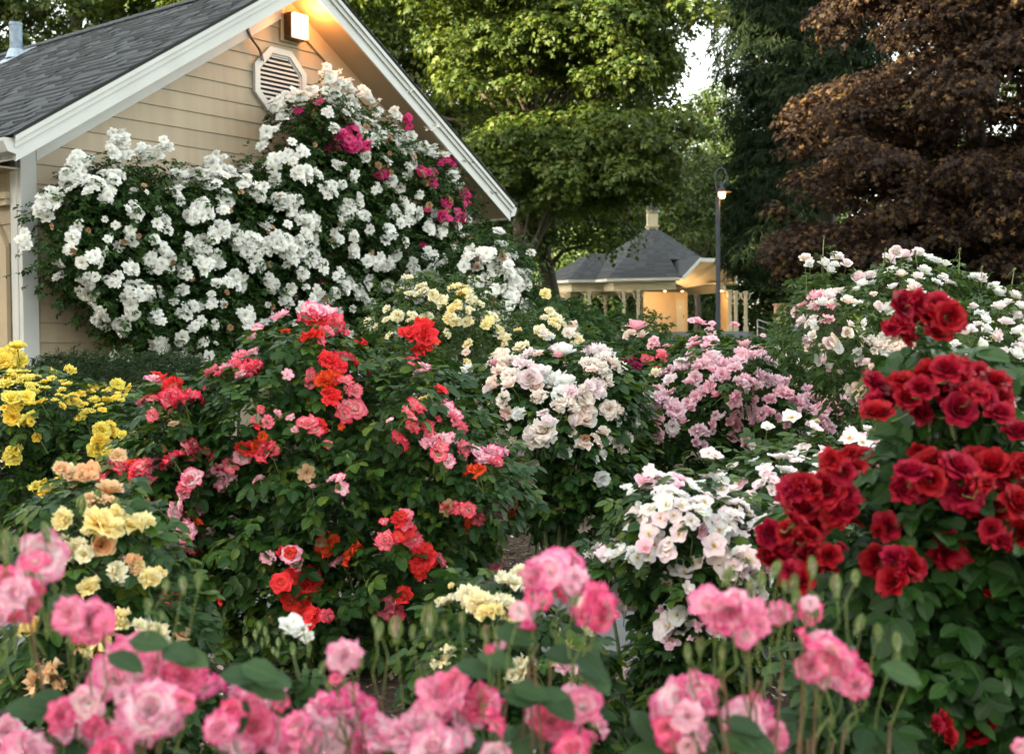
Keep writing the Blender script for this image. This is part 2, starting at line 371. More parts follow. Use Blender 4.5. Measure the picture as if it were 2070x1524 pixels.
# ------------------------------------------------------------------ roses
def petal(L, Wd, a0, a1, r0, th, nu=5, nv=5, ruffle=.05, seed=0, notch=0., cup=1.0, roll=0.0, z0=0.0):
    """one petal grown from the flower axis: rises at angle a0, ends at angle a1 (degrees from horizontal)"""
    r = random.Random(seed); V = []; uv = []; ph = r.uniform(0, 6.28); ph2 = r.uniform(0, 6.28); k1 = r.uniform(3, 6)
    rho = r0; z = z0; pr = []
    steps = 12
    for i in range(steps + 1):
        pr.append((rho, z)); a = math.radians(a0 + (a1 - a0) * ((i + .5) / steps) ** 1.3)
        rho += math.cos(a) * L / steps; z += math.sin(a) * L / steps
    for j in range(nv):
        v = j / (nv - 1); q = v * steps; i0 = min(int(q), steps - 1); f = q - i0
        rr = pr[i0][0] * (1 - f) + pr[i0 + 1][0] * f; zz = pr[i0][1] * (1 - f) + pr[i0 + 1][1] * f
        wv = (.25 + .75 * math.sin(min(1, v * 1.25) * math.pi / 2)) * (1 - .55 * max(0, (v - .62) / .38) ** 2)
        for i in range(nu):
            u = -1 + 2 * i / (nu - 1)
            s = u * Wd * .5 * wv
            edge = abs(u) ** 2
            drop = -(edge * .16 * max(0, v - .3) + notch * (1 - abs(u)) * max(0, v - .7)) * L       # rounded outline
            rr2 = rr + drop * math.cos(math.radians(a1)); zz2 = zz + drop * math.sin(math.radians(a1))
            rc = max(rr * cup, .22 + .35 * L * (1 - cup) + .16)
            an = s / rc; an = max(-2.4, min(2.4, an))
            rf = ruffle * v * v * (math.sin(k1 * u * 2 + ph) + .5 * math.sin(9 * u + ph2)) * L
            x = rr2 - rc + rc * math.cos(an) if rc > rr else rr2 * math.cos(an)
            y = rc * math.sin(an)
            x += rf * math.sin(math.radians(a1)) * -.6; zq = zz2 + rf * math.cos(math.radians(a1)) + edge * roll * v * L
            V.append((x * math.cos(th) - y * math.sin(th), x * math.sin(th) + y * math.cos(th), zq)); uv.append((u, v))
    Fc = [(j * nu + i, j * nu + i + 1, (j + 1) * nu + i + 1, (j + 1) * nu + i) for j in range(nv - 1) for i in range(nu - 1)]
    return T(V, Fc, uv)
def flower(layers, seed, nu=5, nv=5, jit=1.0):
    """layers: (count, length, width, a0, a1, r0, ruffle)"""
    r = random.Random(seed); ts = []; off = 0; g = r.uniform(-12, 16)
    for (c, L, Wd, a0, a1, r0, rf) in layers:
        for k in range(c):
            th = off + 2 * math.pi * (k + r.uniform(-.18, .18) * jit) / c
            t = petal(L * r.uniform(.9, 1.08), Wd * r.uniform(.88, 1.12), a0 + g * .5 + r.uniform(-7, 7) * jit, a1 + g + r.uniform(-14, 14) * jit, r0, th, nu, nv, rf, r.randrange(9999),
                      notch=r.uniform(0, .35), cup=1.0, roll=r.uniform(0, .12))
            t.V[:, 2] += r.uniform(-.02, .02); ts.append(t)
        off += 2.4
    return tjoin(ts)
def calyx(z=-.02, s=1.0):
    mb = MB(); mb.lathe([(.02, -.26), (.085, -.2), (.1, -.08), (.06, 0)], (0, 0, z), 6); t = T(mb.V, mb.F); t.V *= s
    ts = [t]
    for k in range(5):
        ts.append(xf(leaflet(.42, .3, .05, .3, False), (0, 0, z - .02), (-.35, 0, k * 1.257), s))
    t = tjoin(ts); t.mi[:] = 1; return t
def kinds(fn, n): return [fn(k) for k in range(n)]
LAY = {
 # full rose: tight spiral heart, open outer petals
 'full': [(3, .42, .5, 88, 100, .03, .02), (4, .5, .6, 84, 88, .09, .03), (5, .58, .7, 78, 66, .16, .05), (5, .64, .85, 70, 42, .22, .06), (6, .78, .95, 52, 8, .24, .08), (6, .84, 1.0, 30, -18, .22, .09)],
 'ruffle': [(4, .45, .5, 80, 80, .05, .14), (5, .55, .65, 70, 55, .1, .2), (6, .68, .8, 60, 28, .14, .24), (6, .82, .95, 42, 2, .15, .26), (7, .92, 1.0, 22, -15, .15, .26)],
 'semi': [(4, .5, .6, 62, 50, .05, .1), (5, .78, .95, 48, 15, .08, .12), (6, .95, 1.1, 28, -8, .08, .12)],
 'single': [(5, .95, 1.15, 26, -2, .06, .07), (2, .6, .7, 55, 25, .05, .08)],
 'rosette': [(3, .3, .42, 80, 80, .05, .05), (5, .5, .55, 66, 40, .1, .08), (6, .7, .72, 44, 5, .14, .08), (7, .84, .8, 18, -22, .14, .08)],
 'cup': [(3, .5, .55, 88, 95, .05, .03), (5, .68, .8, 72, 84, .14, .04), (6, .8, .95, 52, 72, .18, .05), (4, .8, 1., 34, 10, .18, .08)],
}
_fl = {}
def FL(kind, hi):
    key = (kind, hi)
    if key not in _fl:
        nu, nv = (5, 6) if hi else (3, 3)
        lay = LAY[kind] if hi or kind in ('single', 'semi') else LAY[kind][1:] if kind in ('rosette', 'full', 'ruffle', 'cup') else LAY[kind]
        if hi and kind == 'full' or kind == 'ruffle': nu = 5 if hi else 3
        ts = []
        for k in range(7 if hi else 5):
            f = flower(lay, 31 * k + 5, nu, nv)
            if hi: f = tjoin([f, calyx()])
            else: f = tjoin([f])
            f.V /= np.percentile(np.linalg.norm(f.V[:, :2], axis=1), 97)
            ts.append(f)
        _fl[key] = ts
    return _fl[key]
_fm = {}
def FM(kind, col, hi):
    """four or five shared meshes per kind and colour"""
    key = (kind, col, hi)
    if key not in _fm:
        L = []
        for t in FL(kind, hi):
            me = newmesh('bloom', t.V, t.flat, t.cnt, [MT[col], MT['sepal']], t.uv, t.rnd, t.mi); L.append(me)
        _fm[key] = L
    return _fm[key]
def bud_t(open_=.3):
    ts = []
    for k in range(4): ts.append(petal(1.15, .9, 88, 92 + 10 * (1 - open_), .2, k * 1.57 + .4, 5, 5, .02, k))
    for t in ts:     # close the tip to a point
        f = np.clip((t.V[:, 2]) / 1.15, 0, 1); k = 1 - (1 - open_ * .8) * f ** 2; t.V[:, 0] *= k; t.V[:, 1] *= k
    mb = MB(); mb.lathe([(.05, -.5), (.17, -.42), (.2, -.2), (.16, -.02)], (0, 0, 0), 8); b = T(mb.V, mb.F); b.mi[:] = 1; ts.append(b)
    for k in range(5):
        l = leaflet(1.35, .3, -.25, .05, True); l.V = l.V[:, [0, 2, 1]] * [1, -1, 1]        # upright
        f = np.clip(l.V[:, 2] / 1.35, 0, 1); l.V[:, 1] += .22 * (1 - f ** 2) + open_ * .1 * f
        l = xf(l, (0, 0, -.1), (0, 0, k * 1.257)); l.mi[:] = 1; ts.append(l)
    return tjoin(ts)
BUD_T = {'shut': bud_t(0.0), 'tip': bud_t(.4)}
_bm = {}
def BM(kind, col):
    if (kind, col) not in _bm:
        t = BUD_T[kind]; _bm[(kind, col)] = newmesh('bud', t.V, t.flat, t.cnt, [MT[col], MT['sepal']], t.uv, t.rnd, t.mi)
    return _bm[(kind, col)]
def stamen_mesh():
    mb = MB(); r = random.Random(4)
    for k in range(26):
        a = r.uniform(0, 6.28); q = r.uniform(.02, .2); h = r.uniform(.1, .22)
        e = (math.cos(a) * q, math.sin(a) * q, h)
        mb.tube([(e[0] * .2, e[1] * .2, 0), e], .008, 3, cap=False)
        mb.lathe([(.006, -.02), (.024, 0), (.006, .02)], e, 4)
    return newmesh('stamens', np.array(mb.V), [i for f in mb.F for i in f], [len(f) for f in mb.F], [MT['stamen']])
STAMEN = stamen_mesh()

# ------------------------------------------------------------------ masses of foliage
def polydist(p, poly):
    """signed distance in pixels, positive inside"""
    p = np.asarray(p, float); poly = np.asarray(poly, float); n = len(poly)
    best = np.full(len(p), 1e9); ins = np.zeros(len(p), bool)
    for i in range(n):
        a = poly[i]; b = poly[(i + 1) % n]; ab = b - a; t = np.clip(((p - a) @ ab) / (ab @ ab + 1e-9), 0, 1)
        best = np.minimum(best, np.linalg.norm(p - (a + t[:, None] * ab), axis=1))
        c = ((a[1] > p[:, 1]) != (b[1] > p[:, 1])) & (p[:, 0] < (b[0] - a[0]) * (p[:, 1] - a[1]) / (b[1] - a[1] + 1e-12) + a[0])
        ins ^= c
    return np.where(ins, best, -best)
class Mass:
    """a plant body: photo outline at depth Y, inflated to a real thickness D (metres, half)"""
    def __init__(s, poly, Y, D, R=None):
        s.poly = np.array(poly, float); s.Y = Y; s.D = D
        s.Yf = Y if callable(Y) else (lambda x, y: np.full(np.shape(x), float(Y)))
        mn = s.poly.min(0); mx = s.poly.max(0); s.mn = mn; s.mx = mx
        s.R = R or .5 * min(mx - mn) * .8
        s.lump = rng.uniform(0, 6.28, 6); s.inset = 0
    def thick(s, p):
        d = polydist(p, s.poly); k = np.clip(d / s.R, 0, 1)
        t = np.sqrt(np.clip(1 - (1 - k) ** 2, 0, 1))
        l = 1 + .16 * np.sin(p[:, 0] / s.R * 3.1 + s.lump[0]) * np.sin(p[:, 1] / s.R * 3.7 + s.lump[1]) + .1 * np.sin(p[:, 0] / s.R * 7.3 + s.lump[2] + p[:, 1] / s.R * 5)
        return s.D * t * l, d
    def front(s, p):
        p = np.asarray(p, float); t, d = s.thick(p); return s.Yf(p[:, 0], p[:, 1]) - t
    def normal(s, p):
        p = np.asarray(p, float); e = s.R * .12
        gx = s.front(p + [e, 0]) - s.front(p - [e, 0]); gy = s.front(p + [0, e]) - s.front(p - [0, e])
        m = s.Yf(p[:, 0], p[:, 1]) * 2 * e / F
        return nrm(np.stack([gx / m, -np.ones(len(p)), -gy / m], -1))
    def sample(s, n, edge=0, back=1.0, shell=.45):
        out = np.zeros((0, 2)); ym = float(np.mean(s.Yf(s.poly[:, 0], s.poly[:, 1]))); edge = edge - s.inset * F / ym
        while len(out) < n:
            p = rng.uniform(s.mn - edge, s.mx + edge, (n * 2, 2)); out = np.vstack([out, p[polydist(p, s.poly) > (-edge * rng.random(n * 2) if edge > 0 else -edge)]])
        p = out[:n]; t, d = s.thick(p)
        k = rng.random(n) ** shell * np.where(rng.random(n) < .62, -1, back)
        t = np.maximum(t - s.inset * .8, t * .25)
        Y = s.Yf(p[:, 0], p[:, 1]) + t * k
        nr = s.normal(p); nr[:, 1] *= np.where(k > 0, -1, 1)
        return P(p[:, 0], p[:, 1], Y), nr, p
def leafy(name, masses, n, tmpl, size, mats, parent, clump=0, upw=.9, droop=.0, edge=12, back=1.0, zmin=.06, shell=.45, flat=None):
    sh_ = .42 * size
    """n leaves over the masses (weighted by area)"""
    A = np.array([abs(np.prod(m.mx - m.mn)) for m in masses]); A = A / A.sum(); gs = []
    for m, a in zip(masses, A):
        k = max(3, int(n * a))
        if clump:      # sprays along hidden shoots: pull leaves towards tuft centres
            m.inset = sh_; c, cn, _ = m.sample(max(3, k // clump), edge * .3, back, shell)
            idx = rng.integers(0, len(c), k); off = rng.normal(size=(k, 3)) * np.array([1, 1, .62]) * size * 1.15
            pos = c[idx] + off; nr = nrm(cn[idx] * .5 + nrm(off) * .8)
        else:
            m.inset = sh_; pos, nr, _ = m.sample(k, edge, back, shell)
        m.inset = 0
        g = pos[:, 2] > zmin; pos = pos[g]; nr = nr[g]; k = len(pos)
        fw = nrm(nr * 1.0 + rdir(k) * .9 + np.array([0, 0, -droop])); up = nrm(np.array([0, 0, upw]) + nr * .5 + rdir(k) * .55)
        R = frames(up, fw); sz = size * rng.uniform(.65, 1.25, k)
        idx = rng.integers(0, len(tmpl), k)
        for q, t in enumerate(tmpl):
            sel = idx == q
            if sel.any(): gs.append(inst(t, pos[sel], R[sel], sz[sel]))
    return build(name, gs, mats, parent, smooth=False)
def canes(mb, base, tips, rad, n=5, sag=.25, rough=.04):
    for b, t in zip(base, tips):
        b = np.array(b); t = np.array(t); L = np.linalg.norm(t - b); pts = []
        side = nrm(rng.normal(size=3)) * L * rough
        for k in range(n + 1):
            f = k / n; p = b * (1 - f) + t * f; p = p + np.array([0, 0, sag * L * math.sin(math.pi * f) * .5]) * (1 if L > .1 else 0) + side * math.sin(math.pi * f * 1.5) + rng.normal(size=3) * L * .008
            # rise first, then lean
            h = b + (t - b) * np.array([f ** 1.5, f ** 1.5, f ** .85]); p = p * .3 + h * .7
            pts.append(p)
        mb.tube(pts, [rad * (1 - .55 * k / n) for k in range(n + 1)], 5, cap=False)
def rotmat(nv):
    z = Vector(nv).normalized(); q = z.to_track_quat('Z', 'Y').to_matrix(); return q @ Matrix.Rotation(random.uniform(0, 6.28), 3, 'Z')
BS = [1.3]
def blooms(parent, masses, items, hi, up=.55, jit=.35, name='rose_bloom', maxparts=100, out=.02, stalk=None, stalklen=.09, stam=False):
    """items: (px, py, radius_px, kind, colour [,Y]) photo positions of single blooms; each sits on the front of its mass"""
    recs = []
    for it in items:
        px, py, rp, kind, col = it[:5]; p = np.array([[px, py]], float)
        if len(it) > 5 and it[5]: Y = it[5]; nv = np.array([0, -.8, .5]); m = None
        else:
            best = None
            for m in masses:
                t, d = m.thick(p)
                y = m.front(p)[0]
                if best is None or (d[0] > best[2]): best = (y, m, d[0])
            Y, m, d = best; nv = m.normal(p)[0]
            if d < 0: Y -= m.D * .15 * random.uniform(-1, 1); nv = np.array([0, -.7, .5])
            Y -= out * random.uniform(.7, 1.4)
        w = P(px, py, Y); rad = rp * Y / F * BS[0]
        nv = nrm(nv + np.array([0, 0, up]) + rng.normal(size=3) * jit)
        recs.append((rad, w, nv, kind, col, Y))
    order = sorted(range(len(recs)), key=lambda i: -recs[i][0] / recs[i][5])
    rest = {}; objs = []; own = {}
    for c, i in enumerate(order):
        rad, w, nv, kind, col, Y = recs[i]; R = rotmat(nv)
        objs.append(None)
        if c < maxparts:
            if kind in ('shut', 'tip'):
                rad *= 1.75; o = link('rose_bud', BM(kind, col), parent); M4 = R.to_4x4()
                M4 = (Vector(nrm(nv * .35 + np.array([0, 0, 1.]))).to_track_quat('Z', 'Y').to_matrix() @ Matrix.Rotation(random.uniform(0, 6), 3, 'Z')).to_4x4()
            else:
                o = link(name, random.choice(FM(kind, col, hi)), parent); M4 = R.to_4x4()
            own[i] = o
            sc = Matrix.Diagonal((rad * random.uniform(.96, 1.04),) * 2 + (rad * random.uniform(.9, 1.15), 1))
            o.matrix_basis = Matrix.Translation(Vector(w) - Vector(nv) * rad * .3) @ M4 @ sc
            if stam and kind in ('single', 'semi'):
                st = bpy.data.objects.new('stamens', STAMEN); COL.objects.link(st); st.parent = o; st.location = (0, 0, .06)
        else:
            rest.setdefault((kind, col), []).append((w - nv * rad * .3, np.array(R), rad))
    if rest:
        gs = []; mats = []; hi2 = False
        for (kind, col), L in rest.items():
            if kind in ('shut', 'tip'): ts = [BUD_T[kind]]
            else: ts = FL(kind, hi2)
            if MT[col] not in mats: mats += [MT[col], MT['sepal']]
            off = mats.index(MT[col])
            for q, t in enumerate(ts):
                S = L[q::len(ts)]
                if S: gs.append(inst(t, np.array([a[0] for a in S]), np.array([a[1] for a in S]), np.array([a[2] for a in S])) + (off,))
        o = build(name, gs, mats, parent); o['kind'] = 'stuff'
    OWN.clear(); OWN.update(own)
    return recs
OWN = {}
def substalk(name, m, mb, o):
    q = mb.obj(name, m, None, smooth=True); q.parent = o; q.matrix_parent_inverse = o.matrix_basis.inverted(); return q
def cl(L, s, ox, oy): return [(x / s + ox, y / s + oy, r / s) + tuple(q) for (x, y, r, *q) in L]
def burst(L, br, kind, cols, jr=.25, dens=.8, sq=.85):
    """clusters (px,py,r[,col]) -> single blooms of pixel radius br packed in a dome"""
    out = []
    for (x, y, r, *q) in L:
        n = max(1, round((r / br) ** 2 * dens)); c = q[0] if q else None
        for k in range(n):
            a = k * 2.4 + random.uniform(-.3, .3); d = (r - br * .7) * math.sqrt((k + .3) / n) if n > 1 else 0
            b = br * random.uniform(1 - jr, 1 + jr) if n > 1 else min(r, br * 1.5)
            out.append((x + math.cos(a) * d, y + math.sin(a) * d * sq, b, kind, c or random.choice(cols)))
    return out
def bush(name, label, cat, masses, Yb, base_px, items, *, group=None, leaf='leaf_rose', tmpl=None, nleaf=1000, lsize=.1, hi=True,
         ncane=14, cane='cane', up=.55, jit=.35, stalks=0, clump=0, edge=12, maxparts=100, ylow=None, stam=False, kindname='rose_bloom', canesag=.2, crad=.006, out=None,
         upw=.9, droop=0, spread=.12, sback=.6, stalk_top=True, gz=0.0):
    if not callable(Yb): bx = P(base_px, 695, Yb); base = np.array([bx[0], Yb, gz])
    root = thing(name, label, cat, tuple(base), 0, group)
    leafy('foliage', masses, nleaf, tmpl or LEAF_HI, lsize, [MT[leaf]], root, clump=clump, edge=edge, upw=upw, droop=droop, zmin=gz + .06)
    recs = blooms(root, masses, items, hi, up, jit, kindname, maxparts, stam=stam, out=.35 * lsize if out is None else out)
    mb = MB(); tips = []
    for m in masses:
        t, _, _ = m.sample(max(2, ncane // len(masses)), 0, 1, .9); tips += [p for p in t if p[2] > gz + .15]
    canes(mb, [base + np.array([random.gauss(0, spread), random.gauss(0, spread), -.03]) for _ in tips], tips, crad * 1.5, 6, canesag)
    if len(mb.V): mb.obj('canes', MT[cane], root, smooth=True)
    mb = MB()
    if stalks:       # a thin stalk under every bloom, running back into the bush
        for i_, (rad, w, nv, kind, col, Y) in enumerate(recs[:stalks]):
            L = rad * random.uniform(2.2, 4.0); d = nrm(-nv * .7 + np.array([0, sback, -.5]) + rng.normal(size=3) * .12)
            s0 = w - nv * rad * .45; o_ = OWN.get(i_); tgt = MB() if o_ else mb
            tgt.tube([s0, s0 - nv * L * .25 + d * L * .15, s0 + d * L], [rad * .035 + .0005, rad * .04 + .0005, rad * .05 + .0006], 5, cap=False)
            if o_: substalk('stalk', MT['cane_green'], tgt, o_)
        if len(mb.V): mb.obj('flower_stalks', MT['cane_green'], root, smooth=True)['kind'] = 'stuff'
    return root, base

# ------------------------------------------------------------------ trees
def tree(name, label, masses, Yb, base_px, gz, ntuft, per, tufts, lsize, tmpl, m, group=None, trunk=.35, up=.7, limbs=14, droop=.1, flatz=.6, back=.8, cat='tree', bark='bark', trunk_top=None, shell=.35, edge=0, inner=.2, bough=0, bflat=.5):
    b = P(base_px, 695, Yb); base = np.array([b[0], Yb, gz])
    root = thing(name, label, cat, tuple(base), 0, group)
    gs = []; A = np.array([abs(np.prod(q.mx - q.mn)) for q in masses]); A = A / A.sum(); tc = []
    for q, a in zip(masses, A):
        k = max(4, int(ntuft * a))
        if bough:       # tufts ride on the domes of big boughs, leaving dark hollows between them
            nb = max(4, k // 11); c0, n0, _ = q.sample(nb, edge - bough * .55 * F / Yb, back, shell)
            idb = rng.integers(0, nb, k); dd = rdir(k); dd[:, 2] = np.abs(dd[:, 2]) * 1.1 - .2; rb = bough * rng.uniform(.7, 1.35, nb)
            c = c0[idb] + dd * rb[idb][:, None] * np.array([1, 1, bflat]); cn = nrm(dd + n0[idb] * .4)
        else: c, cn, _ = q.sample(k, edge, back, shell)
        keep = c[:, 2] > gz + .5; c = c[keep]; cn = cn[keep]; k = len(c)
        tc.append(c)
        rad = tufts * rng.uniform(.6, 1.3, k); npt = np.maximum(3, (per * (rad / tufts) ** 2)).astype(int)
        idx = np.repeat(np.arange(k), npt); nn = len(idx)
        d = rdir(nn); d[:, 2] = np.where(rng.random(nn) < .72, np.abs(d[:, 2]), d[:, 2])
        rr = rng.random(nn) ** inner
        pos = c[idx] + d * (rad[idx] * rr)[:, None] * np.array([1, 1, flatz])
        nr = nrm(d * np.array([1, 1, 1.2]) + cn[idx] * .3)
        fw = nrm(d * np.array([1, 1, .2]) + rdir(nn) * .6 + np.array([0, 0, -droop])); upv_ = nrm(nr + np.array([0, 0, up]) + rdir(nn) * .45)
        R = frames(upv_, fw); sz = lsize * rng.uniform(.7, 1.3, nn); ti = rng.integers(0, len(tmpl), nn)
        for j, t in enumerate(tmpl):
            s = ti == j; gs.append(inst(t, pos[s], R[s], sz[s]))
    build('crown', gs, [MT[m]], root, smooth=False)
    tc = np.vstack(tc); top = np.array(trunk_top) if trunk_top is not None else np.array([np.median(tc[:, 0]), Yb, np.percentile(tc[:, 2], 80)])
    mb = MB(); pts = [base + np.array([0, 0, -.3])]
    nseg = 9
    for k in range(1, nseg + 1):
        f = k / nseg; pts.append(base * (1 - f) + top * f + rng.normal(size=3) * np.array([1, 1, 0]) * trunk * .25)
    rads = [trunk * (1.25 if k == 0 else 1 - .75 * k / nseg) for k in range(nseg + 1)]
    mb.tube(pts, rads, 10); mb.obj('trunk', MT[bark], root, smooth=True)
    mb = MB(); sel = rng.choice(len(tc), min(limbs, len(tc)), replace=False)
    for i in sel:
        t = tc[i]; f = np.clip((t[2] - base[2]) / max(1, top[2] - base[2]) - .22, .18, .9); s = pts[0] * 0 + base * (1 - f) + top * f
        d = np.linalg.norm(t - s); r0 = trunk * (1 - .7 * f) * .4
        q = [s + (t - s) * k / 5 + np.array([0, 0, .12 * d * math.sin(math.pi * k / 5)]) + rng.normal(size=3) * d * .015 for k in range(6)]
        mb.tube(q, [r0 * (1 - .85 * k / 5) + .01 for k in range(6)], 6, cap=False)
    mb.obj('limbs', MT[bark], root, smooth=True)
    return root
# ================================================================== GROUND
MT['mulch'] = None
def ground_mats():
    m, n, o = mat('mulch_soil')
    p = N(n, 'ShaderNodeBsdfPrincipled'); p.inputs['Roughness'].default_value = .95
    f = noise(n, 26, 6, 'Object', .7); g = noise(n, 1.2, 3)
    c = ramp(n, f, [(.3, (.02, .013, .009)), (.5, (.06, .038, .025)), (.68, (.17, .12, .08)), (.8, (.3, .24, .17))])
    n.links.new(mixc(n, maprange(n, g, .3, .7, 0, .5), c, (.07, .05, .035)), p.inputs['Base Color'])
    n.links.new(bump(n, f, 1.0, .03), p.inputs['Normal']); n.links.new(p.outputs[0], o.inputs[0]); MT['mulch'] = m
    m, n, o = mat('lawn'); p = N(n, 'ShaderNodeBsdfPrincipled'); p.inputs['Roughness'].default_value = .9
    f = noise(n, 8, 6); n.links.new(ramp(n, f, [(.3, (.03, .055, .015)), (.7, (.07, .12, .03))]), p.inputs['Base Color'])
    n.links.new(bump(n, noise(n, 90, 3), .8, .03), p.inputs['Normal']); n.links.new(p.outputs[0], o.inputs[0]); MT['lawn'] = m
    m, n, o = mat('path_concrete'); p = N(n, 'ShaderNodeBsdfPrincipled'); p.inputs['Roughness'].default_value = .85
    f = noise(n, 3, 6); g = noise(n, 120, 3)
    c = mixc(n, maprange(n, f, .35, .7, 0, 1), (.20, .205, .21), (.30, .31, .31)); n.links.new(mixc(n, maprange(n, g, .4, .7, 0, .35), c, (.16, .16, .16)), p.inputs['Base Color'])
    n.links.new(bump(n, g, .4, .004), p.inputs['Normal']); n.links.new(p.outputs[0], o.inputs[0]); MT['concrete'] = m
ground_mats()
def gz_at(x, y):
    t = np.clip((y - 22) / 34, 0, 1); return 1.05 * t * t * (3 - 2 * t)
def sheet(name, x0, x1, y0, y1, nx, ny, m, dz=0, wav=0.0):
    xs = np.linspace(x0, x1, nx); ys = np.linspace(0, 1, ny) ** (1.6 if y1 > 100 else 1) * (y1 - y0) + y0
    X, Y = np.meshgrid(xs, ys); Z = gz_at(X, Y) + dz + wav * (np.sin(X * 1.3 + 2) * np.sin(Y * 1.1) + .5 * np.sin(X * 3.1) * np.sin(Y * 2.7 + 1))
    V = np.stack([X, Y, Z], -1).reshape(-1, 3); i = np.arange(nx * ny).reshape(ny, nx)
    Fq = np.stack([i[:-1, :-1], i[:-1, 1:], i[1:, 1:], i[1:, :-1]], -1).reshape(-1, 4)
    o = link(name, newmesh(name, V, Fq.ravel(), np.full(len(Fq), 4), [m])); o['kind'] = 'structure'; return o
sheet('ground', -300, 300, -60, 500, 61, 160, MT['lawn'], -.02)
sheet('rose_bed_soil', -14, 16, -6, 20, 61, 53, MT['mulch'], .02, .012)
def path(name, pts, wd):
    mb = MB(); L = []
    for (x, y) in pts: L.append((x, y))
    for k in range(len(L) - 1):
        (x0, y0), (x1, y1) = L[k], L[k + 1]
        d = Vector((x1 - x0, y1 - y0)).normalized(); nn = Vector((-d.y, d.x)) * wd / 2; g = d * .006
        mb.hexa([(x0 + g.x - nn.x, y0 + g.y - nn.y, -.05), (x1 - g.x - nn.x, y1 - g.y - nn.y, -.05), (x1 - g.x + nn.x, y1 - g.y + nn.y, -.05), (x0 + g.x + nn.x, y0 + g.y + nn.y, -.05),
                 (x0 + g.x - nn.x, y0 + g.y - nn.y, .065), (x1 - g.x - nn.x, y1 - g.y - nn.y, .065), (x1 - g.x + nn.x, y1 - g.y + nn.y, .065), (x0 + g.x + nn.x, y0 + g.y + nn.y, .065)])
    o = mb.obj(name, MT['concrete'], bevel=.01); o['kind'] = 'structure'
path('path', [(-9 + 1.3 * k, 6.45 - .11 * k) for k in range(16)], 1.25)
# bark chips and fallen petals lying on the bed
def litter(name, n, size, cols, x, y, kindlab, z=.04, flat=True):
    X = rng.uniform(*x, n); Y = rng.uniform(*y, n); g = (np.abs(Y - (6.45 - .11 * (X + 9) / 1.3)) > .66) if 'chip' in name else np.ones(n, bool)
    Zp = np.where(np.abs(Y - (6.45 - .11 * (X + 9) / 1.3)) < .62, .07, z)
    pos = np.stack([X, Y, Zp], -1)[g]; k = len(pos); up = nrm(np.array([0, 0, 1.]) + rdir(k) * .45); R = frames(up, rdir(k))
    V = [(-.5, -.2, 0), (.5, -.16, .03), (.46, .18, 0), (-.42, .22, .04), (-.5, -.2, -.1), (.5, -.16, -.1), (.46, .18, -.1), (-.42, .22, -.1)]
    t = T(V, [(0, 1, 2, 3), (0, 4, 5, 1), (1, 5, 6, 2), (2, 6, 7, 3), (3, 7, 4, 0)])
    if 'petal' in name: t = leaflet(1, .8, .3, -.2, True)
    o = build(name, [inst(t, pos, R, size * rng.uniform(.5, 1.3, k))], [cols], smooth=False); tag(o, kindlab, 'ground litter', None, 'stuff')
chip = leafmat('bark_chip', [(.05, .03, .018), (.12, .075, .045), (.25, .18, .12), (.34, .27, .19)], .85, 0.02)
litter('bark_chips', 26000, .035, chip, (-4.5, 5), (3.2, 10.5), 'brown bark chips mulching the soil between the rose bushes')
litter('fallen_petals', 1800, .028, petalmat('fallen_petal', (.8, .6, .6), (.82, .66, .66), (.84, .74, .72), (.75, .25, .3)), (-2.5, 4), (3.4, 9), 'pale fallen petals scattered on the mulch and the path')

# ================================================================== HOUSE
def streaky(name, c, amt=.16):
    m, n, o = mat(name); p = N(n, 'ShaderNodeBsdfPrincipled'); p.inputs['Roughness'].default_value = .55
    tc = N(n, 'ShaderNodeTexCoord'); mp = N(n, 'ShaderNodeMapping'); mp.inputs['Scale'].default_value = (5, 5, .35); n.links.new(tc.outputs['Object'], mp.inputs[0])
    x = N(n, 'ShaderNodeTexNoise'); x.inputs['Scale'].default_value = 1.7; x.inputs['Detail'].default_value = 6; n.links.new(mp.outputs[0], x.inputs['Vector'])
    g = noise(n, 1.1, 4); r = rnd_node(n)
    c0 = mixc(n, maprange(n, x.outputs[0], .35, .72, 0, 1), c, tuple(v * (1 - amt) for v in c)); c1 = mixc(n, maprange(n, g, .4, .7, 0, .5), c0, tuple(v * .86 for v in c))
    h = N(n, 'ShaderNodeHueSaturation'); n.links.new(c1, h.inputs['Color']); n.links.new(maprange(n, r, 0, 1, .93, 1.05), h.inputs['Value']); n.links.new(h.outputs[0], p.inputs['Base Color'])
    n.links.new(bump(n, noise(n, 70, 4), .25, .004), p.inputs['Normal']); n.links.new(p.outputs[0], o.inputs[0]); return m
SID = streaky('siding_paint', (.35, .288, .198))
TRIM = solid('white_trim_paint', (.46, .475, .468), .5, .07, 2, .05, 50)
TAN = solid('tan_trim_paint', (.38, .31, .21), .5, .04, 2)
BRONZE = solid('bronze_metal', (.10, .055, .03), .4, .2, 20, metal=.6)
DARK = solid('dark_void', (.02, .018, .016), .9, .1)
FOUND = solid('foundation_concrete', (.10, .10, .095), .9, .2, 8, .4, 40)
def shingle_mat():
    m, n, o = mat('asphalt_shingle'); p = N(n, 'ShaderNodeBsdfPrincipled'); p.inputs['Roughness'].default_value = .85
    r = rnd_node(n); c = ramp(n, r, [(0, (.009, .012, .016)), (.5, (.02, .025, .031)), (1, (.045, .053, .062))])
    f = noise(n, 260, 2); n.links.new(mixc(n, maprange(n, f, .35, .7, 0, .5), c, (.09, .1, .11)), p.inputs['Base Color'])
    n.links.new(bump(n, f, .6, .004), p.inputs['Normal']); n.links.new(p.outputs[0], o.inputs[0]); return m
SHG = shingle_mat()
HX, HY = -4.64, 11.55; HA = math.atan2(.789, .614); HW = 6.57; HL = 12.5; EV = .34; OH = .5; PT = .64; ZB = 3.06
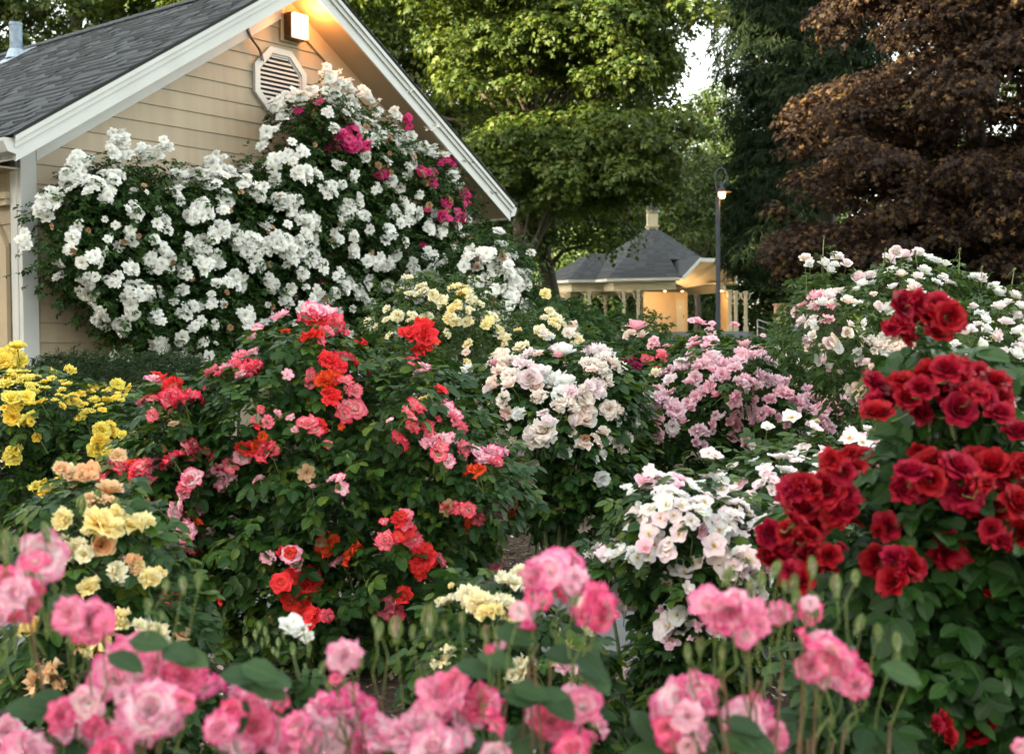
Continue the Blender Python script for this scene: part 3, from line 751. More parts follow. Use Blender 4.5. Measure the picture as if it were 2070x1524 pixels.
house = thing('gabled_house', 'cream clapboard gabled building with white rake boards and grey shingle roof', 'building', (HX, HY, 0), HA)
LOCAL[0] = True
AX = HW / 2
def zf(x): return ZB + PT * ((x + EV) if x < AX else (HW - x + EV))       # bottom line of the rake board
mb = MB()
ex = .19; z = .29
while z < 5.6:
    z1 = z + ex
    def xr(zz):     # half-width of the gable at height zz
        h = zf(0) + .08
        return AX if zz <= h else max(0.0, AX - (zz - h) / PT)
    a0, a1 = xr(z), xr(z1)
    if a0 <= .02: break
    top = max(a1, .001)
    p0, p1 = -.018, -.003
    mb.hexa([(AX - a0, p0, z), (AX + a0, p0, z), (AX + a0, .05, z), (AX - a0, .05, z), (AX - top, p1, z1 + .002), (AX + top, p1, z1 + .002), (AX + top, .05, z1 + .002), (AX - top, .05, z1 + .002)])
    z += ex
z = .29
while z < 3.3:      # side walls, same boards
    for (x, s) in ((0, -1), (HW, 1)):
        y0, y1 = (.0, HL)
        mb.hexa([(x - s * .05, y0, z), (x + s * .016, y0, z), (x + s * .016, y1, z), (x - s * .05, y1, z), (x - s * .05, y0, z + ex), (x + s * .002, y0, z + ex), (x + s * .002, y1, z + ex), (x - s * .05, y1, z + ex)])
    z += ex
mb.box((0, HL - .05, .29), (HW, HL, 5.0))
mb.obj('siding', SID, house)
mb = MB(); mb.box((.03, .03, -.1), (HW - .03, HL - .03, .287)); mb.obj('foundation', FOUND, house)
mb = MB()
mb.box((-.035, -.045, .24), (.13, .02, zf(0) + .1)); mb.box((-.045, .02, .24), (-.01, .13, zf(0) + .1)); mb.obj('corner_board', TRIM, house, bevel=.004)
mb = MB(); mb.box((HW - .13, -.045, .24), (HW + .035, .02, zf(0) + .1)); mb.box((HW + .01, .02, .24), (HW + .045, .13, zf(0) + .1)); mb.obj('corner_board', TRIM, house, bevel=.004)
def rake(xa, xb, lo, hi, y0, y1, side):
    """sloping board between x=xa..xb, heights relative to zf"""
    f = lambda x: ZB + PT * ((x + EV) if side < 0 else (HW - x + EV))
    return [(xa, y0, f(xa) + lo), (xb, y0, f(xb) + lo), (xb, y1, f(xb) + lo), (xa, y1, f(xa) + lo), (xa, y0, f(xa) + hi), (xb, y0, f(xb) + hi), (xb, y1, f(xb) + hi), (xa, y1, f(xa) + hi)]
for side in (-1, 1):
    xa, xb = (-EV, AX - .002) if side < 0 else (AX + .002, HW + EV)
    m1 = MB(); m1.hexa(rake(xa, xb, 0, .2, -OH, -OH + .03, side)); m1.hexa(rake(xa - (.02 if side < 0 else 0), xb + (.02 if side > 0 else 0), .13, .235, -OH - .025, -OH - .001, side))
    m1.hexa(rake(xa - (.03 if side < 0 else 0), xb + (.03 if side > 0 else 0), .19, .238, -OH - .05, -OH - .026, side))
    m1.obj('rake_board', TRIM, house)
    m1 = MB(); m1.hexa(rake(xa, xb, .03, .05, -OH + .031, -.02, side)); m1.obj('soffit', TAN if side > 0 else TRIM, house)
    xa2, xb2 = (.13, AX - .002) if side < 0 else (AX + .002, HW - .13)
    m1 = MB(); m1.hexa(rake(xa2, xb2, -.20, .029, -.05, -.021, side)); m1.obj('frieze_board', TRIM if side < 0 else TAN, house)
    m1 = MB()   # eave box: fascia, soffit and gutter running back along the house
    s = side; xw = 0 if s < 0 else HW; xe = xw + s * EV
    m1.box((min(xe, xe - s * .03), -OH + .031, ZB + .02), (max(xe, xe - s * .03), HL, ZB + .2)); m1.obj('eave_board', TRIM, house)
    m1 = MB(); m1.box((min(xw, xe), -.02, ZB + .0), (max(xw, xe) - (.03 if s > 0 else 0) , HL, ZB + .018)); m1.obj('eave_soffit', TAN, house)
    m1 = MB(); gx = xe + s * .002; P5 = [(0, .06), (0, .2), (.12, .2), (.125, .17), (.08, .08)]
    m1.prism(P5, lambda p, t, gx=gx, s=s: (gx + s * p[0], t, ZB + p[1]), -OH - .01, HL); m1.obj('gutter', TRIM, house)
    # roof deck and shingle courses
    m1 = MB(); m1.hexa(rake(xa - (.05 if s < 0 else 0), xb + (.05 if s > 0 else 0), .24, .27, -OH - .045, HL + .3, side)); m1.obj('roof_deck', DARK, house)
    m1 = MB(); al = math.atan(PT); SL = (AX + EV + .08) / math.cos(al); q = .165; nc = int(SL / q) + 1
    for c in range(nc):
        y = -OH - .05 - random.uniform(0, .2)
        while y < HL + .3:
            wd = random.uniform(.12, .34); ya = max(y, -OH - .055); yb = min(y + wd, HL + .3)
            if yb - ya > .01:
                th = random.choice((.003, .02, .026)); s0 = c * q - .02; s1 = min(SL, s0 + q + .03)
                pt = lambda ss, hh: (s * (HW / 2 + EV + .07 - ss * math.cos(al)) + AX, ZB + .272 - .045 + ss * math.sin(al) + hh)
                (x0, z0), (x1, z1) = pt(s0, .002), pt(s1, .002); (x2, z2), (x3, z3) = pt(s0, .006 + th), pt(s1, .004)
                m1.hexa([(x0, ya, z0), (x1, ya, z1), (x1, yb, z1), (x0, yb, z0), (x2, ya, z2), (x3, ya, z3), (x3, yb, z3), (x2, yb, z2)], random.random())
            y += wd
    m1.obj('shingles', SHG, house)
m1 = MB()
y = -OH - .05
while y < HL + .3:
    zt = ZB + .30 + PT * (AX + EV)
    for s in (-1, 1): m1.hexa([(AX, y, zt), (AX + s * .14, y, zt - .14 * PT), (AX + s * .14, y + .3, zt - .14 * PT), (AX, y + .3, zt), (AX, y, zt + .012), (AX + s * .14, y, zt - .14 * PT + .012), (AX + s * .14, y + .3, zt - .14 * PT + .018), (AX, y + .3, zt + .02)])
    y += .26
m1.obj('ridge_cap', SHG, house)
# metal bracket plate at the peak
m1 = MB(); zt = zf(AX); m1.box((AX - .02, -OH - .02, zt - .02), (AX + .42, -OH + .05, zt + .02)); o = m1.obj('peak_flashing', solid('galvanised', (.45, .47, .5), .45, .15, 12, metal=.7), house)
# octagonal louvred vent
vc = (3.2, 4.4); R8 = .42
def octp(r, k): a = math.pi / 8 + k * math.pi / 4; return (vc[0] + r * math.cos(a), vc[1] + r * math.sin(a))
vent = MB()
for k in range(8):
    a, b = octp(R8, k), octp(R8, k + 1); c, d = octp(R8 - .075, k), octp(R8 - .075, k + 1)
    vent.hexa([(a[0], -.065, a[1]), (b[0], -.065, b[1]), (b[0], -.02, b[1]), (a[0], -.02, a[1]), (c[0], -.065, c[1]), (d[0], -.065, d[1]), (d[0], -.02, d[1]), (c[0], -.02, c[1])])
    c2, d2 = octp(R8 - .1, k), octp(R8 - .1, k + 1)
    vent.hexa([(c[0], -.045, c[1]), (d[0], -.045, d[1]), (d[0], -.021, d[1]), (c[0], -.021, c[1]), (c2[0], -.045, c2[1]), (d2[0], -.045, d2[1]), (d2[0], -.021, d2[1]), (c2[0], -.021, c2[1])])
vo = vent.obj('gable_vent', TRIM, house)
m1 = MB(); m1.prism([octp(R8 - .09, k) for k in range(8)], lambda p, t: (p[0], t, p[1]), -.022, -.0195); m1.obj('vent_opening', DARK, vo)
m1 = MB(); zz = vc[1] - .3
while zz < vc[1] + .32:
    h = abs(zz + .02 - vc[1]); rr = (R8 - .1) * math.cos(math.pi / 8); hw = rr if h < rr * math.tan(math.pi / 8) else rr - (h - rr * math.tan(math.pi / 8))
    if hw > .04: m1.hexa([(vc[0] - hw, -.042, zz), (vc[0] + hw, -.042, zz), (vc[0] + hw, -.024, zz + .02), (vc[0] - hw, -.024, zz + .02), (vc[0] - hw, -.042, zz + .009), (vc[0] + hw, -.042, zz + .009), (vc[0] + hw, -.024, zz + .029), (vc[0] - hw, -.024, zz + .029)])
    zz += .052
m1.obj('louvre', TRIM, vo)
# downspout on the far corner
m1 = MB(); xe = HW + EV - .05
m1.tube([(xe, .25, ZB + .05), (xe, .22, ZB - .12), (HW + .07, .15, ZB - .48), (HW + .07, .15, .1)], .04, 8); m1.obj('downspout', TAN, house, smooth=True)
# garage-like side door with chamfered casing on the left wall
m1 = MB()
pl = [(.50, 0), (.50, 2.35), (.78, 2.72), (2.9, 2.72), (3.2, 2.35), (3.2, 0), (3.05, 0), (3.05, 2.28), (2.84, 2.57), (.86, 2.57), (.65, 2.28), (.65, 0)]
pl = [(p - .30, q) for p, q in pl]
def strip(mbx, A, B, x0, x1):
    for k in range(len(A) - 1):
        a, b, c, d = A[k], A[k + 1], B[k], B[k + 1]
        mbx.hexa([(x0, a[0], a[1]), (x0, b[0], b[1]), (x1, b[0], b[1]), (x1, a[0], a[1]), (x0, c[0], c[1]), (x0, d[0], d[1]), (x1, d[0], d[1]), (x1, c[0], c[1])])
strip(m1, pl[:6], pl[:5:-1], -.06, -.018); dc = m1.obj('door_casing', TAN, house)
m1 = MB(); m1.box((-.035, .36, .05), (-.017, 2.74, 2.55)); m1.obj('side_door', TRIM, house)
m1 = MB(); m1.box((-.10, .12, 2.80), (-.018, .42, 2.86)); m1.box((-.08, .14, 2.74), (-.018, .40, 2.799)); m1.obj('casing_cap', TAN, house)
LOCAL[0] = False
def HP(x, y, z):      # house frame -> world
    c, s = math.cos(HA), math.sin(HA); return np.array([HX + x * c - y * s, HY + x * s + y * c, z])
# wall light (its own thing) under the peak
lm = thing('wall_light', 'lit square bronze security light under the gable peak', 'lamp', tuple(HP(AX + .08, -.02, 5.06)), HA)
LOCAL[0] = True
m1 = MB(); m1.box((-.15, -.03, -.17), (.13, 0, .15)); m1.obj('back_plate', TAN, lm, bevel=.004)
m1 = MB(); m1.box((-.11, -.15, -.15), (.13, -.03, .15)); m1.obj('housing', BRONZE, lm, bevel=.006)
def emat(name, c, s):
    m, n, o = mat(name); e = N(n, 'ShaderNodeEmission', i_0=c4(c), i_1=s); n.links.new(e.outputs[0], o.inputs[0]); return m
m1 = MB(); m1.box((-.10, -.20, -.14), (.12, -.151, .14)); m1.obj('lens', emat('lit_lens', (1, .62, .25), 1.1), lm, bevel=.015)
LOCAL[0] = False
def point(name, loc, e, c, r=.05, parent=None):
    l = bpy.data.lights.new(name, 'POINT'); l.energy = e; l.color = c; l.shadow_soft_size = r
    o = bpy.data.objects.new(name, l); COL.objects.link(o); o.location = loc
    if parent: o.parent = parent; o.matrix_parent_inverse = parent.matrix_basis.inverted()
    return o
point('bulb', HP(AX + .16, -.36, 5.14), 3.6, (1, .36, .09), .06, lm)
cb = MB()
a = [HP(3.05, -OH + .06, 5.33), HP(2.9, -.25, 5.2), HP(2.72, -.07, 5.0), HP(2.74, -.06, 4.85), HP(2.86, -.07, 4.72), HP(2.9, -.075, 4.6)]
def smooth_pts(p, n=5):
    out = []
    for i in range(len(p) - 1):
        p0, p1, p2, p3 = p[max(i - 1, 0)], p[i], p[i + 1], p[min(i + 2, len(p) - 1)]
        for k in range(n):
            t = k / n; out.append(.5 * ((2 * p1) + (p2 - p0) * t + (2 * p0 - 5 * p1 + 4 * p2 - p3) * t * t + (3 * p1 - p0 - 3 * p2 + p3) * t ** 3))
    out.append(p[-1]); return out
cb.tube(smooth_pts(a), .008, 5); cb.tube([q + np.array([.02, 0, -.01]) for q in smooth_pts(a)], .007, 5)
tag(cb.obj('cable', solid('cable_rubber', (.06, .035, .03), .5, .1), smooth=True), 'dark double cable looping from the gable peak into the octagonal vent', 'cable')
# roof vent pipe
k_ = (35 - 1035) / F
pb = P(33, 112, 14.2); c_, s_ = math.cos(HA), math.sin(HA)
# solve for the point of the left roof plane seen at that pixel
for Yt in np.linspace(11.5, 24, 600):
    w_ = P(33, 114, Yt); lx = (w_[0] - HX) * c_ + (w_[1] - HY) * s_
    if w_[2] <= ZB + .28 + PT * (lx + EV) + 1e-3 and lx > -EV: break
pipe = thing('vent_pipe', 'blue-grey metal vent pipe standing on the shingle roof', 'pipe', tuple(w_), HA)
LOCAL[0] = True
GALV = solid('weathered_zinc', (.17, .23, .3), .5, .25, 14, metal=.3)
rp = .075 * w_[1] / 15
m1 = MB(); m1.lathe([(rp, -.1), (rp, .42), (rp * 1.06, .42), (rp * 1.06, .46), (rp * .85, .46), (rp * .85, .2)], (0, 0, 0), 20); m1.obj('pipe', GALV, pipe, smooth=False)
m1 = MB(); al = math.atan(PT)
for (p, q, hh) in ((.2, .2, .02),):
    m1.hexa([(-p - .12, -q, (-p - .12) * PT + .012), (p, -q, p * PT + .012), (p, q, p * PT + .012), (-p - .12, q, (-p - .12) * PT + .012), (-p - .12, -q, (-p - .12) * PT + .02), (p, -q, p * PT + .02), (p, q, p * PT + .02), (-p - .12, q, (-p - .12) * PT + .02)])
m1.lathe([(rp * 1.7, -.04), (rp * 1.15, .09)], (0, 0, 0), 16); m1.obj('flashing', solid('flashing', (.3, .38, .45), .5, .2, 10, metal=.3), pipe)
LOCAL[0] = False

# ================================================================== LAMP POST
lpY = 24.0; lb = P(1452, 690, lpY); pxm = lpY / F
def LZ(py): return P(1450, py, lpY)[2]
lamp = thing('street_lamp', 'black lamp post with curled swan neck and lit lantern in front of the pavilion', 'street lamp', (lb[0], lpY, gz_at(0, lpY)))
LOCAL[0] = True
g0 = gz_at(0, lpY); IRON = solid('black_iron', (.028, .034, .044), .55, .15, 10, spec=.15)
H = LZ(400) - g0
m1 = MB(); m1.lathe([(.11, 0), (.11, .1), (.07, .16), (.05, .3), (.042, H - .1), (.048, H - .08), (.048, H), (.03, H + .02)], (0, 0, 0), 20); m1.obj('post', IRON, lamp, smooth=False)
m1 = MB()
ring = []
hx = 8 * pxm     # lantern hangs to the right of the post
for k in range(15):
    f = k / 14; a = math.radians(200 - f * 215)
    ring.append((-.01 + .105 + .115 * math.cos(a) - .03, 0, H + .38 + .20 * math.sin(a)))
pts = [(0, 0, H), (-.012, 0, H + .14)] + ring + [(hx, 0, H + .24), (hx, 0, H + .17)]
m1.tube(pts, .02, 8); m1.obj('swan_neck', IRON, lamp, smooth=True)
m1 = MB(); zc = LZ(388) - g0
m1.lathe([(.02, .2), (.03, .18), (.035, .1), (.07, .05), (.08, 0), (.07, -.002)][::-1], (hx, 0, zc), 20); m1.lathe([(.19, -.012), (.19, -.006), (.07, .012), (.06, .012)], (hx, 0, zc), 28); m1.obj('hood', IRON, lamp, smooth=False)
m1 = MB(); m1.lathe([(.05, -.13), (.062, -.11), (.075, -.016)], (hx, 0, zc), 16); m1.obj('lantern_glass', emat('lit_lantern', (1, .42, .1), 2.6), lamp, smooth=True)
LOCAL[0] = False
point('bulb', (lb[0] + hx + .12, lpY - .03, g0 + zc - .2), 2.5, (1, .4, .12), .07, lamp)

# ================================================================== PAVILION
PY = 66.0; K = PY / F
def X_(px): return (px - 1035) * K
def Z_(py, px=1350): return P(px, py, PY)[2]
cx, cy = X_(1340), PY + 4.6
pav = thing('pavilion', 'cream octagonal park pavilion with dark shingled roof and lamplit stage', 'building', (cx, cy, 1.0))
gzp = 1.0; flo = Z_(671); eav = Z_(562); apex = Z_(440)
CRM = solid('cream_paint', (.42, .385, .28), .55, .05, 2); TANP = solid('pavilion_siding', (.42, .31, .17), .6, .06, 2)
PSH = shingle_mat(); PSH.name = 'pavilion_shingle'
def oct_pts(x, y, R, ph=math.pi / 8): return [(x + R * math.cos(ph + k * math.pi / 4), y + R * math.sin(ph + k * math.pi / 4)) for k in range(8)]
def pyramid(mbx, base, z0, ap, rise=0.0, steps=16, skip=None):
    """shingled pyramid in little courses"""
    n = len(base)
    for s in range(steps):
        f0, f1 = s / steps, (s + 1) / steps
        for k in range(n):
            if k == skip and s < steps * .31: continue
            a, b = base[k], base[(k + 1) % n]
            q = lambda p, f, dz: (p[0] + (ap[0] - p[0]) * f, p[1] + (ap[1] - p[1]) * f, z0 + (ap[2] - z0) * f + dz)
            m_ = 6
            for i in range(m_):
                a2 = (a[0] + (b[0] - a[0]) * i / m_, a[1] + (b[1] - a[1]) * i / m_); b2 = (a[0] + (b[0] - a[0]) * (i + 1) / m_, a[1] + (b[1] - a[1]) * (i + 1) / m_)
                r = random.random()
                mbx.add([q(a2, f0, .035), q(b2, f0, .035), q(b2, f1, .0), q(a2, f1, .0), q(a2, f0, -.03), q(b2, f0, -.03)], [(0, 1, 2, 3), (4, 5, 1, 0)], r)
RO = 5.15; PH = math.pi / 8 - .22
main = oct_pts(cx, cy, RO, PH)
SK = 6     # the octagon side that faces front-right and carries the raised stage gable
def side_of(k, pts): a, b = pts[k], pts[(k + 1) % 8]; return ((a[0] + b[0]) / 2, (a[1] + b[1]) / 2)
SK = max(range(8), key=lambda k: (side_of(k, main)[0] - cx) * .72 - (side_of(k, main)[1] - cy) * .7)
m1 = MB(); pyramid(m1, main, eav, (cx, cy, apex), steps=26, skip=SK); 
ax_, ay_ = X_(1198), cy - .4; RA = 3.15; ann = oct_pts(ax_, ay_, RA)
pyramid(m1, ann, eav, (ax_ + .3, ay_, Z_(497)), steps=14)
# ridge of the annex running into the main roof
zr = Z_(500); m1.hexa([(ax_ + .2, ay_ - 1.9, eav + .6), (cx - 1, ay_ - 1.9, eav + .6), (cx - 1, ay_ + 1.9, eav + .6), (ax_ + .2, ay_ + 1.9, eav + .6), (ax_ + .2, ay_ - .03, zr), (cx - 1, ay_ - .03, zr), (cx - 1, ay_ + .03, zr), (ax_ + .2, ay_ + .03, zr)])
m1.obj('roof', PSH, pav)
# fascia rings, beam, soffit
def ringband(mbx, pts, z0, z1, t, skip=()):
    n = len(pts); c = (sum(p[0] for p in pts) / n, sum(p[1] for p in pts) / n)
    for k in range(n):
        if k in skip: continue
        a, b = pts[k], pts[(k + 1) % n]; ia = (c[0] + (a[0] - c[0]) * (1 - t), c[1] + (a[1] - c[1]) * (1 - t)); ib = (c[0] + (b[0] - c[0]) * (1 - t), c[1] + (b[1] - c[1]) * (1 - t))
        mbx.hexa([(a[0], a[1], z0), (b[0], b[1], z0), (ib[0], ib[1], z0), (ia[0], ia[1], z0), (a[0], a[1], z1), (b[0], b[1], z1), (ib[0], ib[1], z1), (ia[0], ia[1], z1)])
SK = 6     # the octagon side that faces front-right and carries the raised stage gable
def side_of(k, pts): a, b = pts[k], pts[(k + 1) % 8]; return ((a[0] + b[0]) / 2, (a[1] + b[1]) / 2)
SK = max(range(8), key=lambda k: (side_of(k, main)[0] - cx) * .72 - (side_of(k, main)[1] - cy) * .7)
m1 = MB(); ringband(m1, oct_pts(cx, cy, RO + .06, PH), eav - .14, eav + .0, .03, (SK,)); ringband(m1, oct_pts(ax_, ay_, RA + .06), eav - .14, eav + 0.0, .05); m1.obj('fascia', TRIM, pav)
RC = RO - .75
m1 = MB(); ringband(m1, oct_pts(cx, cy, RC + .08, PH), eav - .62, eav - .16, .06, (SK,)); ringband(m1, oct_pts(ax_, ay_, RA - .45), eav - .62, eav - .16, .08); m1.obj('beam', CRM, pav)
m1 = MB(); ringband(m1, oct_pts(cx, cy, RO, PH), eav - .159, eav - .142, .35, (SK,)); ringband(m1, oct_pts(ax_, ay_, RA), eav - .159, eav - .142, .9); m1.obj('soffit', CRM, pav)
# raised stage gable on side SK
A, B = main[SK], main[(SK + 1) % 8]; dAB = np.array([B[0] - A[0], B[1] - A[1]]); Ls = np.linalg.norm(dAB); dAB /= Ls; nO = np.array([(A[0] + B[0]) / 2 - cx, (A[1] + B[1]) / 2 - cy]); nO /= np.linalg.norm(nO)
zt = Z_(524)
prof = [(-.02, eav), (Ls * .30, zt), (Ls * .70, zt), (Ls + .02, eav)]
def SP(s, o, z): return (A[0] + dAB[0] * s + nO[0] * o, A[1] + dAB[1] * s + nO[1] * o, z)
m1 = MB()
for k in range(3):
    (s0, z0), (s1, z1) = prof[k], prof[k + 1]
    m1.hexa([SP(s0, .28, z0), SP(s1, .28, z1), SP(s1, -3.2, z1), SP(s0, -3.2, z0), SP(s0, .28, z0 + .06), SP(s1, .28, z1 + .06), SP(s1, -3.2, z1 + .06), SP(s0, -3.2, z0 + .06)])
m1.obj('stage_roof', PSH, pav)
m1 = MB()
for k in range(3):
    (s0, z0), (s1, z1) = prof[k], prof[k + 1]
    m1.hexa([SP(s0, .34, z0 - .15), SP(s1, .34, z1 - .15), SP(s1, .285, z1 - .15), SP(s0, .285, z0 - .15), SP(s0, .34, z0 + .05), SP(s1, .34, z1 + .05), SP(s1, .285, z1 + .05), SP(s0, .285, z0 + .05)])
m1.obj('stage_fascia', TRIM, pav)
m1 = MB()      # fan of ceiling panels sloping down towards the back of the stage
back = [(-.02 + .6, eav - .35), (Ls * .36, eav - .1), (Ls * .64, eav - .1), (Ls - .6, eav - .35)]
for k in range(3):
    (s0, z0), (s1, z1) = prof[k], prof[k + 1]; (b0, y0), (b1, y1) = back[k], back[k + 1]
    m1.hexa([SP(s0, .28, z0 - .05), SP(s1, .28, z1 - .05), SP(b1, -3.4, y1), SP(b0, -3.4, y0), SP(s0, .28, z0 - .02), SP(s1, .28, z1 - .02), SP(b1, -3.4, y1 + .03), SP(b0, -3.4, y0 + .03)])
m1.obj('stage_ceiling', CRM, pav)
# inner ceiling
m1 = MB(); m1.prism(oct_pts(cx, cy, RC - .1), lambda p, t: (p[0], p[1], t), eav - .60, eav - .56); 
# walls (siding) behind the columns
def wall(mbx, x0, y0, x1, y1, z0, z1, th=.12, boards=True):
    d = np.array([x1 - x0, y1 - y0]); L = np.linalg.norm(d); d /= L; nn = np.array([d[1], -d[0]]) * th; n_ = int((z1 - z0) / .2)
    for k in range(n_):
        a = z0 + (z1 - z0) * k / n_; b = z0 + (z1 - z0) * (k + 1) / n_; e = .018
        p0 = nn * (1 + e / th)
        mbx.hexa([(x0 + p0[0], y0 + p0[1], a), (x1 + p0[0], y1 + p0[1], a), (x1 - nn[0], y1 - nn[1], a), (x0 - nn[0], y0 - nn[1], a), (x0 + nn[0], y0 + nn[1], b), (x1 + nn[0], y1 + nn[1], b), (x1 - nn[0], y1 - nn[1], b), (x0 - nn[0], y0 - nn[1], b)])
def wx(px, Y): return (px - 1035) / F * Y
yb = cy - .3
ceil = eav - .56
m1 = MB()
wall(m1, wx(1299, yb), yb, wx(1363, yb + 1.2), yb + 1.2, flo, ceil)
m1.obj('stage_wall', TANP, pav); m1 = MB()
wall(m1, wx(1363, yb + 1.2) + .03, yb + 1.2, wx(1390, yb + 1.2), yb + 1.2, flo, ceil)
m1.obj('stage_wall', TANP, pav); m1 = MB()
wall(m1, wx(1452, yb + .6), yb + .6, wx(1476, yb - .6), yb - .6, flo, ceil)
m1.obj('stage_wall', TANP, pav); m1 = MB()
wall(m1, ax_ - 2.4, ay_ - 1.3, ax_ - 1.1, ay_ - 2.1, flo, eav - .62)
wall(m1, ax_ - 2.4, ay_ + 1.3, ax_ - 2.4, ay_ - 1.2, flo, eav - .62)
m1.obj('stage_wall', TANP, pav)
dx0 = wx(1368, yb + 1.0); m1 = MB(); m1.box((dx0, yb + 1.02, flo), (dx0 + .5, yb + 1.06, flo + 1.95)); dd = m1.obj('door', CRM, pav)
m1 = MB(); m1.box((dx0 + .4, yb + .98, flo + .85), (dx0 + .44, yb + 1.015, flo + 1.05)); m1.obj('door_handle', BRONZE, dd)
m1 = MB(); m1.box((dx0 + .16, yb + 1.0, flo + 1.4), (dx0 + .3, yb + 1.015, flo + 1.6)); m1.obj('door_notice', TRIM, dd)
# columns with brackets
for px, yy in ((1192, cy - RC * .86), (1262, cy - RC * .93), (1291, cy - RC * .93), (1476, cy - RC * .8), (1488, cy - 2.2), (1508, cy - 1.6), (1150, ay_ - 2.2), (1225, cy + 3.6), (1340, cy + 4.2)):
    x = wx(px, yy); m1 = MB(); h = eav - .62; q = .085
    m1.box((x - q, yy - q, flo), (x + q, yy + q, h)); m1.box((x - q - .04, yy - q - .04, flo), (x + q + .04, yy + q + .04, flo + .3))
    m1.box((x - q - .05, yy - q - .05, flo + 1.55), (x + q + .05, yy + q + .05, flo + 1.62)); m1.box((x - q - .03, yy - q - .03, h - .12), (x + q + .03, yy + q + .03, h - .002))
    co = m1.obj('column', CRM, pav)
    for s in (-1, 1):
        m1 = MB(); pts = [(x + s * q, yy, h - .55), (x + s * (q + .12), yy, h - .42), (x + s * (q + .16), yy, h - .2), (x + s * (q + .38), yy, h - .06)]
        m1.tube(pts, [.02, .035, .035, .02], 5); m1.tube([(x + s * q, yy, h - .2), (x + s * (q + .2), yy, h - .12)], .02, 5); m1.obj('bracket', CRM, co)
# cupola
m1 = MB(); cz = apex - .35; xq = X_(1334) * (cy / PY)
m1.box((cx - .3, cy - .3, cz), (cx + .3, cy + .3, cz + 1.1)); m1.box((cx - .37, cy - .37, cz + 1.1), (cx + .37, cy + .37, cz + 1.2)); m1.box((cx - .37, cy - .37, cz + .25), (cx + .37, cy + .37, cz + .33))
cu = m1.obj('cupola', CRM, pav); m1 = MB(); m1.lathe([(.5, 1.2), (.3, 1.4), (.04, 1.8)], (cx, cy, cz), 8); m1.obj('cupola_roof', PSH, cu)
m1 = MB(); CONC = solid('platform_concrete', (.13, .14, .15), .85, .1, 3)
m1.prism(oct_pts(cx, cy, RO + 1.0, PH), lambda p, t: (p[0], p[1], t), gzp - .4, flo); m1.prism(oct_pts(ax_, ay_, RA + .4), lambda p, t: (p[0], p[1], t), gzp - .4, flo - .004)
for k in range(5): m1.box((X_(1500), PY - 2.2 - .35 * k, gzp - .4), (X_(1500) + 2.4, PY - 1.85 - .35 * k + .0, flo - .17 * (k + 1)))
m1.obj('platform', CONC, pav)
STEEL = solid('rail_steel', (.5, .5, .5), .4, .1, metal=.6)
for (a, b, za, zb, yy) in ((1531, 1580, 646, 664, PY - 3), (1297, 1326, 643, 643, cy - 4.9)):
    m1 = MB(); A_ = P(a, za, yy); B_ = P(b, zb, yy)
    for s in (0, -.35): m1.tube([tuple(A_ + np.array([0, 0, s])), tuple(B_ + np.array([0, 0, s]))], .025, 6)
    for f in (0, 1): Q = A_ * (1 - f) + B_ * f; m1.tube([tuple(Q), (Q[0], Q[1], Q[2] - .85)], .025, 6)
    m1.obj('handrail', STEEL, pav)
for (px, py, e) in ((1345, 600, 55), (1458, 600, 34), (1380, 590, 22)):  # added ceiling fixtures and lights stand in for low lamps on the stage
    yy = cy - 1.6 if px != 1458 else cy - 1.5
    m_ = MB(); x = wx(px, yy); m_.lathe([(.03, -.05), (.06, -.03), (.06, 0)], (x, yy, ceil - .02), 12); fx = m_.obj('added_lamp', emat('added_lamp_glow', (1, .6, .25), 2), pav)
    point('bulb', (x, yy, ceil - .3), e * .42, (1, .6, .28), .1, pav)

# far side: brick gate pier and a parked car beyond the pavilion
pp = P(1580, 690, 84); m1 = MB(); m1.box((pp[0] - .45, 83.6, .9), (pp[0] + .45, 84.4, P(1580, 617, 84)[2])); m1.box((pp[0] - .52, 83.5, P(1580, 617, 84)[2]), (pp[0] + .52, 84.5, P(1580, 614, 84)[2]))
tag(m1.obj('brick_pier', solid('brick', (.28, .17, .11), .9, .2, 20)), 'brown brick gate pier beyond the pavilion steps', 'pier')
car = thing('parked_car', 'dark car parked in the shade right of the brick pier', 'car', (P(1603, 650, 80)[0], 80, 1.05))
LOCAL[0] = True
CARP = solid('dark_car_paint', (.02, .03, .045), .25, .1, metal=.3); GLS = solid('car_glass', (.12, .16, .2), .08, .1)
body = [(-2.1, .35), (-2.15, .75), (-1.9, .9), (-1.2, .98), (-.65, 1.42), (.8, 1.45), (1.5, 1.02), (2.05, .9), (2.15, .45), (2.05, .3), (-2.0, .3)]
m1 = MB(); m1.prism(body, lambda p, t: (p[0], t, p[1]), -.82, .82); m1.obj('body', CARP, car, bevel=.05)
m1 = MB(); m1.prism([(-1.05, 1.0), (-.6, 1.36), (.05, 1.38), (.05, 1.0)], lambda p, t: (p[0], t, p[1]), -.835, .835); m1.prism([(.12, 1.0), (.12, 1.38), (.75, 1.38), (1.3, 1.02)], lambda p, t: (p[0], t, p[1]), -.835, .835); m1.obj('side_window', GLS, car)
for sx in (-1.3, 1.3):
    for sy in (-.78, .78):
        m1 = MB(); m1.prism([(sx + .33 * math.cos(a * .393), .33 + .33 * math.sin(a * .393)) for a in range(16)], lambda p, t, sy=sy: (p[0], sy + t, p[1]), -.1, .1); m1.obj('wheel', DARK, car)
LOCAL[0] = False
